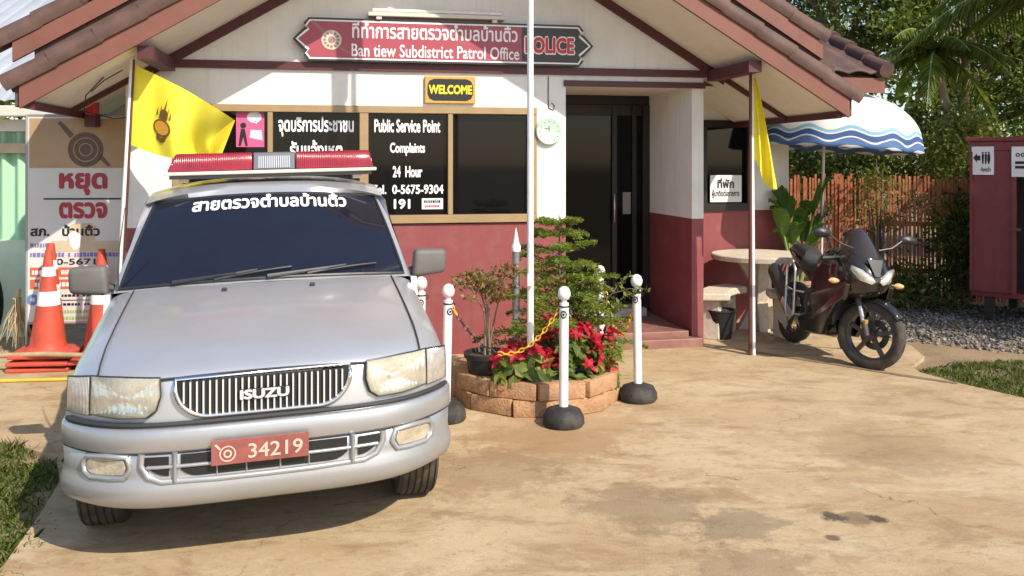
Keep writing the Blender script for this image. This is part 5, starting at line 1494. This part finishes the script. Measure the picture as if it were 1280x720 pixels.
# mint wall and green corrugated sheet behind, pale beam, metal roof sheet
def neighbour():
    o = thing('lean_to_shed', 'mint green lean-to shed with corrugated sheet wall and grey metal roof left of the station', 'shed', (-6.4, 8.9, 0))
    a = MB(); a.box(-2.5, 1.62, 0, .12, 0, .98); a.build('lower_wall', M['mintwall'], o)
    a = MB()
    def corr(u, v): x = -2.5 + u * 4.12; return (x, .05 + .035 * math.sin(x * 2 * math.pi / .16), .98 + v * 1.10)
    a.grid(corr, 260, 1); a.build('sheet_wall', M['green_sheet'], o, smooth=180, recalc=False)
    a = MB(); a.box(-2.5, 1.62, -.03, .0, 1.86, 1.96); a.build('rail', M['tanrail'], o)
    a = MB(); a.box(-2.5, 1.62, -.04, .1, 2.08, 2.20); a.build('top_rail', M['whitepaint'], o)
    a = MB(); a.box(-2.5, 3.1, -.35, -.22, 2.215, 2.32); a.build('gutter', M['palebeam'], o, bevel=.01)
    a = MB()
    def rs(u, v):
        x = -2.6 + u * 5.0; return (x, -.30 + v * 4.5, 2.36 + v * 2.6 + .02 * abs(math.sin(x * 2 * math.pi / .36)) ** .5)
    a.grid(rs, 250, 4); a.build('roof_sheet', M['metal_sheet'], o, smooth=60, recalc=False, solid=.004)
    a = MB(); a.box(1.5, 1.62, .0, .12, 0, 2.2); a.build('post', M['whitepaint'], o)
neighbour()
rb_ = thing('red_box', 'small red box hanging under the left eave above the banner', 'box', (-3.72, 7.8, 2.18))
p = MB(); p.box(-.045, .045, -.045, .045, -.0, .14); p.build('box', M['red'], rb_, bevel=.008)
p = MB(); p.box(-.05, .05, -.05, .05, -.10, 0.002); p.build('lower_band', M['trim'], rb_, bevel=.006)
p = MB(); p.tube([(0, 0, .14), (0, .02, .26)], .008, 6); p.build('hanger', M['cable'], rb_)
cb = MB(); cb.tube([BW(-2.9, -.5, 2.45), BW(-3.05, -.45, 2.30), BW(-3.1, -.3, 2.18), BW(-2.9, -.2, 2.13), BW(-2.6, -.1, 2.16)], .005, 5)
cb.tube([BW(-2.75, -.55, 2.5), BW(-2.9, -.5, 2.42), BW(-3.0, -.48, 2.33)], .005, 5)
tag(cb.build('eave_cable', M['cable']), 'loose black cable looping under the left eave soffit', 'cable')
ty = thing('leaning_tyre', 'black tyre edge leaning at the far left against the mint wall', 'tyre', (-5.12, 8.3, 0))
p = MB(); Mx = T(0, 0, .46) @ rot('Y', 82); p.lathe([(.28, -.07), (.38, -.09), (.45, -.06), (.455, 0), (.45, .06), (.38, .09), (.28, .07)], 36, Mx, caps=False); p.build('tread', M['tyre_black'], ty, smooth=50)
st_ = thing('straw_bundle', 'pale straw broom head hanging loose beside the black tyre', 'broom', (-4.55, 8.1, .0))
p = MB()
for k in range(60):
    a = Vector((random.gauss(0, .015), random.gauss(0, .015), .52)); e = Vector((random.gauss(0, .07), random.gauss(0, .05), random.uniform(.05, .22)))
    p.tube([a, a.lerp(e, .5) + Vector((random.gauss(0, .012), 0, .02)), e], [.004, .004, .002], 4)
p.tube([(0, 0, .5), (.0, .02, .60)], .018, 8); p.build('bristles', M['straw'], st_)

# ------------------------------------------------------------------ right side: table set, pots, umbrella
def table():
    o = thing('concrete_table', 'round pale concrete garden table on a slab pedestal beside the porch', 'table', (2.63, 9.35, 0))
    t = MB(); t.lathe([(.44, .735), (.50, .745), (.505, .79), (.495, .80), (0, .80)], 36); t.build('tabletop', M['terrazzo'], o, smooth=35)
    p = MB(); p.prism([(-.24, -.06, .0), (.24, -.06, .0), (.13, -.06, .2), (.11, -.06, .5), (.24, -.06, .735), (-.24, -.06, .735), (-.11, -.06, .5), (-.13, -.06, .2)], (0, .12, 0))
    p.prism([(.058, -.22, .0), (.058, .22, .0), (.058, .12, .3), (.058, .2, .73), (.058, -.2, .73), (.058, -.12, .3)], (-.116, 0, 0))
    p.build('pedestal', M['terrazzo'], o, bevel=.01)
table()
def bench(x, y, rz, label, w_=.42):
    o = thing('concrete_bench', label, 'bench', (x, y, 0), rz, 'pale concrete benches round the table')
    s = MB(); pts = []
    for k in range(9):
        q = R(-28 + 56 * k / 8); pts.append((.95 * math.sin(q), .95 * math.cos(q) - .95))
    for k in range(8, -1, -1):
        q = R(-28 + 56 * k / 8); pts.append((.66 * math.sin(q), .66 * math.cos(q) - .95))
    s.prism([(a, b_ + .15, .40) for a, b_ in pts], (0, 0, .07)); s.build('seat', M['terrazzo'], o, bevel=.012)
    for sg in (-1, 1):
        l = MB(); l.prism([(sg * .26 - .05, .10, 0), (sg * .26 + .05, .10, 0), (sg * .26 + .04, .10, .40), (sg * .26 - .04, .10, .40)], (0, -.2, 0)); l.build('leg', M['terrazzo'], o, bevel=.008)
bench(2.12, 9.05, 60, 'pale concrete bench end beside the red porch pillar', )
bench(2.98, 8.98, 200, 'pale concrete bench half hidden behind the motorcycle exhaust')
bk = thing('black_bin', 'black plastic tub on the ground under the bench by the porch pillar', 'tub', (2.10, 8.86, 0))
p = MB(); p.lathe([(.105, 0), (.15, .27), (.158, .275), (.158, .29), (.14, .29), (.10, .02), (0, .015)], 24, caps=False); p.build('shell', M['blackplastic'], bk, smooth=40)
p = MB(); p.lathe([(.135, .25), (.07, .28), (0, .29)], 16, caps=False); p.build('contents', M['soil'], bk)

def banana_plant():
    o = thing('potted_plant', 'broad leaved green potted plant with pale stems behind the motorcycle', 'plant', (3.14, 9.75, 0))
    p = MB(); p.lathe([(.17, 0), (.23, .42), (.25, .44), (.25, .48), (.22, .48), (.2, .40), (0, .40)], 24, caps=False); p.build('pot', M['clay'], o, smooth=40)
    st = MB(); lf = MB(); rnd = random.Random(5)
    for k in range(20):
        q = k * 2.4 + rnd.uniform(-.3, .3); rr = rnd.uniform(.10, .30); h = rnd.uniform(.92, 1.40)
        base = Vector((.05 * math.cos(q), .05 * math.sin(q), .40)); tip = Vector((rr * .8 * math.cos(q), rr * math.sin(q) * .6, h - .12))
        st.tube([base, base.lerp(tip, .5) + Vector((0, 0, .06)), tip], [.018, .014, .009], 7)
        out = Vector((math.cos(q), math.sin(q), 0)); side = Vector((-math.sin(q), math.cos(q), 0)); L_ = rnd.uniform(.30, .44); wd = rnd.uniform(.075, .12)
        a0 = rnd.uniform(1.1, 1.75)
        def leaf(u, v):
            c_ = tip + out * (L_ * u * .42) + Vector((0, 0, L_ * (a0 * u - .75 * u * u)))
            ww_ = wd * (math.sin(math.pi * min(1, u * .92 + .08)) ** .7); s = (v - .5) * 2
            return tuple(c_ + side * s * ww_ + Vector((0, 0, .04 * abs(s) - .02)) + Vector((0, 0, .008 * math.sin(u * 30))) )
        lf.grid(leaf, 14, 6)
    st.build('stem', M['stem'], o, smooth=60); lf.build('leaves', M['leaf_banana'], o, smooth=180, recalc=False)
banana_plant()

def umbrella():
    o = thing('garden_umbrella', 'white garden umbrella with blue wave bands round its hem behind the motorcycle', 'umbrella', (3.47, 9.75, 0))
    p = MB(); p.tube([(-.06, 0, 0), (0, 0, 2.52)], .016, 10); p.build('pole', mat('pale pole', (.6, .58, .55), .4, metal=.3), o, smooth=50)
    b = MB(); b.lathe([(.2, 0), (.2, .04), (.06, .08), (.03, .2)], 20, T(-.06, 0, 0)); b.build('base', M['concrete_grey'], o, smooth=40)
    um = bpy.data.materials.new('umbrella cloth'); um.use_nodes = True
    N = um.node_tree.nodes; L = um.node_tree.links; bs = N['Principled BSDF']; bs.inputs['Roughness'].default_value = .7
    uv = N.new('ShaderNodeUVMap'); uv.uv_map = 'UVMap'; sx = N.new('ShaderNodeSeparateXYZ'); L.new(uv.outputs[0], sx.inputs[0])
    sn = N.new('ShaderNodeMath'); sn.operation = 'SINE'; mu = N.new('ShaderNodeMath'); mu.operation = 'MULTIPLY'; mu.inputs[1].default_value = 2 * math.pi * 12
    L.new(sx.outputs[0], mu.inputs[0]); L.new(mu.outputs[0], sn.inputs[0])
    m2 = N.new('ShaderNodeMath'); m2.operation = 'MULTIPLY'; m2.inputs[1].default_value = .032; L.new(sn.outputs[0], m2.inputs[0])
    ad = N.new('ShaderNodeMath'); ad.operation = 'ADD'; L.new(sx.outputs[1], ad.inputs[0]); L.new(m2.outputs[0], ad.inputs[1])
    cr = N.new('ShaderNodeValToRGB'); cr.color_ramp.interpolation = 'CONSTANT'; E_ = cr.color_ramp.elements
    W_ = (.80, .80, .78, 1); Lb = (.28, .52, .66, 1); B_ = (.05, .12, .32, 1); B2 = (.10, .20, .42, 1)
    E_[0].position = 0; E_[0].color = W_; E_[1].position = .76; E_[1].color = Lb
    for pz_, c_ in ((.80, W_), (.82, B_), (.89, W_), (.91, B2), (.99, W_)):
        x = E_.new(pz_); x.color = c_
    L.new(ad.outputs[0], cr.inputs[0]); L.new(cr.outputs[0], bs.inputs['Base Color'])
    tl = N.new('ShaderNodeBsdfTranslucent'); L.new(cr.outputs[0], tl.inputs[0]); mx = N.new('ShaderNodeMixShader'); mx.inputs[0].default_value = .25
    L.new(bs.outputs[0], mx.inputs[1]); L.new(tl.outputs[0], mx.inputs[2]); L.new(mx.outputs[0], N['Material Output'].inputs[0])
    n = 64; m = 20; RR = .86; tilt = rot('Y', 4)
    vs = []; uvs = []
    for j in range(m + 1):
        v = j / m
        for i in range(n + 1):
            u = i / n; q = 2 * math.pi * u
            seg = (u * 8) % 1.0
            ribs = 1 - .055 * math.sin(math.pi * seg) * v       # cloth pulled in between the ribs
            if v <= .80: r = RR * math.sin(v / .80 * math.pi / 2 * .92); z = .50 * math.cos(v / .80 * math.pi / 2 * .98)
            else: r = RR * math.sin(.92 * math.pi / 2) + .035 * (v - .8) / .2; z = .50 * math.cos(.98 * math.pi / 2) - .155 * (v - .8) / .2
            if v > .92: z += -.016 * abs(math.sin(q * 12))
            vs.append(tilt @ Vector((r * ribs * math.cos(q + .2), r * ribs * math.sin(q + .2), z + 2.06))); uvs.append((u, v))
    W = n + 1
    fs = [(j * W + i, j * W + i + 1, (j + 1) * W + i + 1, (j + 1) * W + i) for j in range(m) for i in range(n)]
    mb = MB(); mb.add(vs, fs); c_ = mb.build('canopy', um, o, smooth=60, recalc=False, solid=.003)
    ul = c_.data.uv_layers.new(name='UVMap')
    for lp in c_.data.loops: ul.data[lp.index].uv = uvs[lp.vertex_index]
    rb2 = MB()
    for k in range(8):
        q = 2 * math.pi * k / 8 + .2
        rb2.tube([tilt @ Vector((RR * s_ * math.cos(q), RR * s_ * math.sin(q) * .98, 2.025 + .44 * math.cos(min(1, s_) * math.pi / 2))) for s_ in (.02, .3, .6, .85, .98)], .006, 5)
        rb2.tube([(0, 0, 2.0), tilt @ Vector((RR * .55 * math.cos(q), RR * .55 * math.sin(q), 2.30))], .004, 5)
    rb2.build('ribs', M['steel'], o)
umbrella()

# ------------------------------------------------------------------ fence, booth
def fence():
    A = Vector((2.7, 12.0, 0)); B = Vector((7.2, 10.7, 0)); d = (B - A); L_ = d.length; an = math.degrees(math.atan2(d.y, d.x))
    o = thing('slat_fence', 'red brown fence of narrow upright slats behind the motorcycle', 'fence', A, an)
    s = MB(); x = 0
    while x < L_:
        w_ = random.uniform(.020, .030); h = random.uniform(1.55, 1.62)
        s.box(x, x + w_, -.012, .012, .03, h, rot('Y', random.uniform(-.5, .5))); x += w_ + random.uniform(.008, .022)
    s.build('slats', M['fence'], o)
    r_ = MB()
    for z in (.35, .95, 1.40): r_.box(0, L_, .014, .055, z, z + .06)
    r_.build('rail', M['fence'], o)
    for x in (0.02, 1.6, 3.2, L_ - .1):
        q = MB(); q.box(x, x + .09, .057, .15, 0, 1.62); q.build('post', M['fence'], o)
fence()

def booth():
    o = thing('toilet_booth', 'dark red steel toilet booth raised on legs at the right edge under the trees', 'booth', (5.18, 9.95, 0), -42)
    z0, z1 = .32, 1.98; W = 1.7; D = 1.4
    b = MB(); b.box(.0, .44, 0, .04, z0, z1 - .08); b.box(1.30, W, 0, .04, z0, z1 - .08); b.box(0, W, -.01, .05, z1 - .08, z1 + .02)
    b.box(0, .04, .05, D, z0, z1); b.box(W - .04, W, .05, D, z0, z1); b.box(.04, W - .04, D - .04, D, z0, z1); b.box(0, W, .05, D, z0 - .06, z0)
    b.build('wall', M['booth'], o, bevel=.006)
    rf = MB(); rf.box(-.05, W + .05, -.03, D + .05, z1 + .022, z1 + .07); rf.build('roof', M['booth'], o, bevel=.01)
    fm = MB(); fm.box(.425, .47, -.03, -.002, z0, z1 - .09); fm.box(.0, .03, -.02, -.002, z0, z1 - .09); fm.box(.40, .52, -.06, -.03, 1.02, 1.05); fm.build('door_post', M['booth'], o)
    it = MB(); it.box(.04, 1.30, .5, .54, z0, z1 - .1); it.build('interior', M['interior'], o)
    for x in (.12, W - .2):
        for y in (.1, D - .2):
            l = MB(); l.box(x, x + .09, y, y + .09, 0, z0 - .06); l.build('leg', M['blackplastic'], o)
    def sign(x0, x1, za, zb, name):
        return x0, x1, za, zb
    sg = thing('toilet_sign', 'white toilet sign with a black arrow and figures on the red booth', 'sign', o.location, -42)
    p = MB(); p.box(.02, .245, -.016, -.004, 1.63, 1.945); p.build('plate', M['paper'], sg)
    l = MB(); pl = lambda a, c: (a, -.018, c)
    poly(l, [(.035, 1.82), (.075, 1.87), (.075, 1.845), (.11, 1.845), (.11, 1.79), (.075, 1.79), (.075, 1.765)], pl)
    for cx in (.135, .165, .195):
        disc(l, cx, 1.875, .011, pl, 10); poly(l, [(cx - .012, 1.86), (cx + .012, 1.86), (cx + (.016 if cx > .18 else .010), 1.80), (cx + .006, 1.75), (cx - .006, 1.75), (cx - (.016 if cx > .18 else .010), 1.80)], pl)
    text(l, 'ห้องน้ำ', lambda a, c: (.165 + a, -.018, 1.69 + c), w=.10, h=.05, bold=.03)
    l.build('lettering', M['black'], sg, recalc=False)
    sg = thing('booth_sign', 'white sign cut by the right picture edge over the dark booth doorway', 'sign', o.location, -42)
    p = MB(); p.box(.425, .66, -.036, -.032, 1.61, 1.94); p.build('plate', M['paper'], sg)
    p = MB(); p.box(.42, .70, -.0315, -.011, 1.87, 1.93); p.build('bracket', M['booth'], sg)
    l = MB(); pl = lambda a, c: (a - .235, -.038, c)
    disc(l, .72, 1.85, .022, pl, 14, .010); disc(l, .77, 1.85, .022, pl, 14, .010); poly(l, [(.695, 1.73), (.80, 1.73), (.80, 1.70), (.695, 1.70)], pl); poly(l, [(.695, 1.78), (.80, 1.78), (.80, 1.75), (.695, 1.75)], pl)
    l.build('lettering', M['black'], sg, recalc=False)
booth()

# ------------------------------------------------------------------ trees and plants on the right
TG = 'broadleaf trees behind the fence'
tree('broadleaf_tree', 'dense dark tree directly behind the station roof ridge', 'tree', (6.6, 17.5, 0), (6.4, 17.5, 5.0), (2.6, 2.0, 2.0), 70, 150, .14, 'leaf_dark', .34, .18, TG)
tree('broadleaf_tree', 'mid green tree with sky showing through its open crown above the umbrella', 'tree', (8.6, 16.5, 0), (8.4, 16.5, 4.6), (2.3, 1.8, 2.2), 50, 150, .13, 'leaf_mid', .32, .16, TG)
tree('broadleaf_tree', 'tall dark tree behind the pale leaning palm trunk', 'tree', (10.6, 17.0, 0), (10.4, 17, 4.2), (2.6, 2.0, 2.6), 85, 170, .14, 'leaf_dark', .36, .2, TG)
tree('broadleaf_tree', 'dark tree with low hanging crown behind the toilet booth', 'tree', (12.0, 15.9, 0), (11.7, 15.7, 3.5), (2.4, 1.8, 2.6), 80, 170, .13, 'leaf_dark', .36, .2, TG)
tree('broadleaf_tree', 'tall shade tree standing right of the picture whose shadow falls on the booth', 'tree', (11.7, 4.9, 0), (10.78, 5.45, 5.75), (1.8, 1.6, 1.7), 95, 100, .22, 'leaf_dark', .40, .22)
def bush(name, label, c_, rad, ncl, per, leaf, m, z0=0, group=None):
    o = thing(name, label, 'shrub', (c_[0], c_[1], 0), 0, group)
    cc, P = clumps((0, 0, c_[2]), rad, ncl, per, .13, .2)
    P = P[P[:, 2] > .02]
    V, F = leaf_arrays(P, len(P), leaf); np_mesh('foliage', V, F, M[m], o)
    t = MB()
    for q in cc[:12]: t.tube([(0, 0, 0), Vector(q) * .5 + Vector((0, 0, .1)), Vector(q)], [.02, .014, .005], 5)
    t.build('stem', M['bark'], o)
bush('shrub', 'yellow green shrub growing up against the middle of the slat fence', (4.62, 11.10, 1.35), (.20, .18, .60), 26, 34, .055, 'leaf_yel')
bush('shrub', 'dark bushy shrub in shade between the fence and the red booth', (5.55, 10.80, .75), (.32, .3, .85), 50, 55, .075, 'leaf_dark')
bush('shrub', 'flowering light green shrub rising above the fence beside the red booth', (5.95, 11.75, 1.9), (.48, .4, .7), 55, 55, .075, 'leaf_yel')
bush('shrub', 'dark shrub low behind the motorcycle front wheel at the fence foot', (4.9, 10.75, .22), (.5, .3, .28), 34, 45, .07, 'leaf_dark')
bush('shrub', 'pale green leafy bush showing over the fence beneath the umbrella', (5.2, 13.8, 1.6), (.9, .5, .7), 60, 50, .10, 'leaf_mid')
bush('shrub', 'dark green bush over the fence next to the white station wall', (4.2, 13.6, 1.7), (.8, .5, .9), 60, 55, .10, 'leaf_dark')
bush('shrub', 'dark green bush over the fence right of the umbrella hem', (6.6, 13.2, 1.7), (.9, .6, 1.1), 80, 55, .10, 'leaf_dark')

def palm(name, label, base, top, nf, L_, seed, tr, skip=None):
    rnd = random.Random(seed)
    o = thing(name, label, 'palm', base, 0, 'coconut palms on the right')
    b = Vector(base); t = Vector(top) - b
    k = MB(); n = 22
    pts = []; rr = []
    for i in range(n + 1):
        s = i / n; pts.append(Vector((t.x * s ** 1.3, t.y * s ** 1.3, t.z * s))); rr.append(tr * (1.25 - .45 * s) * (1 + .06 * (i % 2)))
    k.tube(pts, rr, 10); k.build('trunk', M['palmbark'], o, smooth=60)
    Vs = []; Fs = []; rm = MB()
    for f in range(nf):
        q = f * 2.399 + rnd.uniform(-.2, .2); el = rnd.uniform(-.15, 1.15); Lf = L_ * rnd.uniform(.8, 1.1)
        out = Vector((math.cos(q), math.sin(q), 0)); side = Vector((-math.sin(q), math.cos(q), 0))
        sp = []
        for i in range(24):
            s = i / 23; sp.append(t + out * (Lf * (math.cos(el) * s + .12 * s * s)) + Vector((0, 0, Lf * (math.sin(el) * s - (.55 + .35 * math.cos(el)) * s * s))))
        rm.tube(sp, [.022 * (1 - .8 * i / 23) for i in range(24)], 5)
        for i in range(2, 24):
            s = i / 23; tng = (sp[i] - sp[i - 1]).normalized()
            for sub in (0, .5):
                p = sp[i - 1].lerp(sp[i], sub)
                for sg in (-1, 1):
                    ll = Lf * .26 * (math.sin(math.pi * min(1, .15 + s * .85)) ** .6) * rnd.uniform(.85, 1.1)
                    d = (side * sg * .8 + tng * .55 + Vector((0, 0, -.35 - rnd.random() * .3))).normalized(); w_ = tng * .012
                    i0 = len(Vs); e = p + d * ll; e.z -= ll * .18; m_ = p + d * ll * .5
                    Vs += [p - w_, p + w_, m_ + w_ * 1.3, e, m_ - w_ * 1.3]; Fs.append((i0, i0 + 1, i0 + 2, i0 + 3, i0 + 4))
    rm.build('frond_rib', M['stem'], o)
    np_mesh('fronds', np.array([v[:] for v in Vs]), np.array(Fs), M['leaf_palm'], o)
palm('coconut_palm', 'small coconut palm with a thin pale leaning trunk', (6.75, 12.9, 0), (6.25, 13.0, 3.40), 14, 1.25, 3, .065)
palm('coconut_palm', 'larger coconut palm whose long fronds droop into the top right corner', (8.0, 11.8, 0), (7.05, 11.6, 4.0), 17, 2.2, 9, .12)

# far treeline: one mass
cc = []
for k in range(130):
    x = random.uniform(-30, 45); y = 34 + random.uniform(-5, 8); h = random.uniform(1, 6.5)
    cc.append(np.array([x, y, h]) + rng.normal(size=(130, 3)) * np.array([1.6, 1.2, 1.0]))
P = np.concatenate(cc); P = P[P[:, 2] > 0]
V, F = leaf_arrays(P, len(P), .55); tl = np_mesh('treeline', V, F, M['leaf_dark']); tag(tl, kind='stuff')

# ------------------------------------------------------------------ grass and gravel
def inside(x, y, poly_):
    c_ = False; n = len(poly_)
    for i in range(n):
        x1, y1 = poly_[i]; x2, y2 = poly_[(i + 1) % n]
        if (y1 > y) != (y2 > y) and x < (x2 - x1) * (y - y1) / (y2 - y1) + x1: c_ = not c_
    return c_
def grass(name, region, n, h, label=None):
    xs = [p[0] for p in region]; ys = [p[1] for p in region]
    P = []
    while len(P) < n:
        x = random.uniform(min(xs), max(xs)); y = random.uniform(min(ys), max(ys))
        if inside(x, y, region) and not inside(x + random.uniform(-.15, .15) ** 3 * 45, y + random.uniform(-.15, .15) ** 3 * 45, outline) and (math.sin(x * 5.1 + 1.3 * math.sin(y * 3)) * math.sin(y * 4.3 + x) > -.55 or random.random() < .3): P.append((x, y))
    P = np.array(P); m = len(P)
    q = rng.uniform(0, 6.28, m); hh = h * rng.uniform(.3, 1.15, m) * (.62 + .42 * np.sin(P[:, 0] * 7.3 + 2 * np.sin(P[:, 1] * 4.1)) * np.sin(P[:, 1] * 6.1 + P[:, 0] * 2)); w_ = .0045 * rng.uniform(.7, 1.4, m)
    s = np.stack([np.cos(q), np.sin(q), 0 * q], 1); ln = rng.normal(size=(m, 3)) * .45; ln[:, 2] = 0
    B0 = np.concatenate([P, np.full((m, 1), -.036)], 1)
    mid = B0 + ln * hh[:, None] * .4 + np.array([0, 0, 1]) * hh[:, None] * .6
    tip = B0 + ln * hh[:, None] * 1.3 + np.array([0, 0, 1]) * hh[:, None]
    V = np.stack([B0 - s * w_[:, None], B0 + s * w_[:, None], mid + s * w_[:, None] * .8, tip, mid - s * w_[:, None] * .8], 1).reshape(-1, 3)
    np_mesh(name, V, np.arange(5 * m).reshape(m, 5), M['grass'])['kind'] = 'stuff'
grass('grass', [(-2.1, 2.6), (-2.1, 4.0), (-2.45, 4.9), (-2.9, 5.45), (-4.2, 5.75), (-4.2, 2.6)], 30000, .08)
grass('grass', [(3.42, 7.5), (3.8, 6.5), (4.4, 5.4), (6.2, 5.4), (6.2, 8.0), (5.2, 8.1), (4.3, 7.9), (3.7, 7.72)], 26000, .06)
gv = []
P = []
reg = [(3.9, 8.9), (4.6, 8.3), (7, 7.9), (7, 10.6), (5.2, 11.3), (3.5, 11.3), (3.5, 10)]
while len(P) < 5200:
    x = random.uniform(3.4, 7); y = random.uniform(7.8, 11.4)
    if inside(x, y, reg) and not inside(x, y, outline): P.append((x, y, -.03 + random.random() * .012))
P = np.array(P); m = len(P)
oc = np.array([(1, 0, 0), (0, 1, 0), (-1, 0, 0), (0, -1, 0), (0, 0, 1), (0, 0, -1)], float)
of = np.array([(0, 1, 4), (1, 2, 4), (2, 3, 4), (3, 0, 4), (1, 0, 5), (2, 1, 5), (3, 2, 5), (0, 3, 5)])
V = P[:, None, :] + oc[None] * (rng.uniform(.010, .03, (m, 1, 1)) * rng.uniform(.6, 1.3, (m, 6, 1))) * np.array([1, 1, .7])
F = (of[None] + (np.arange(m) * 6)[:, None, None]).reshape(-1, 3)
np_mesh('gravel', V.reshape(-1, 3), F, M['gravel'])['kind'] = 'stuff'
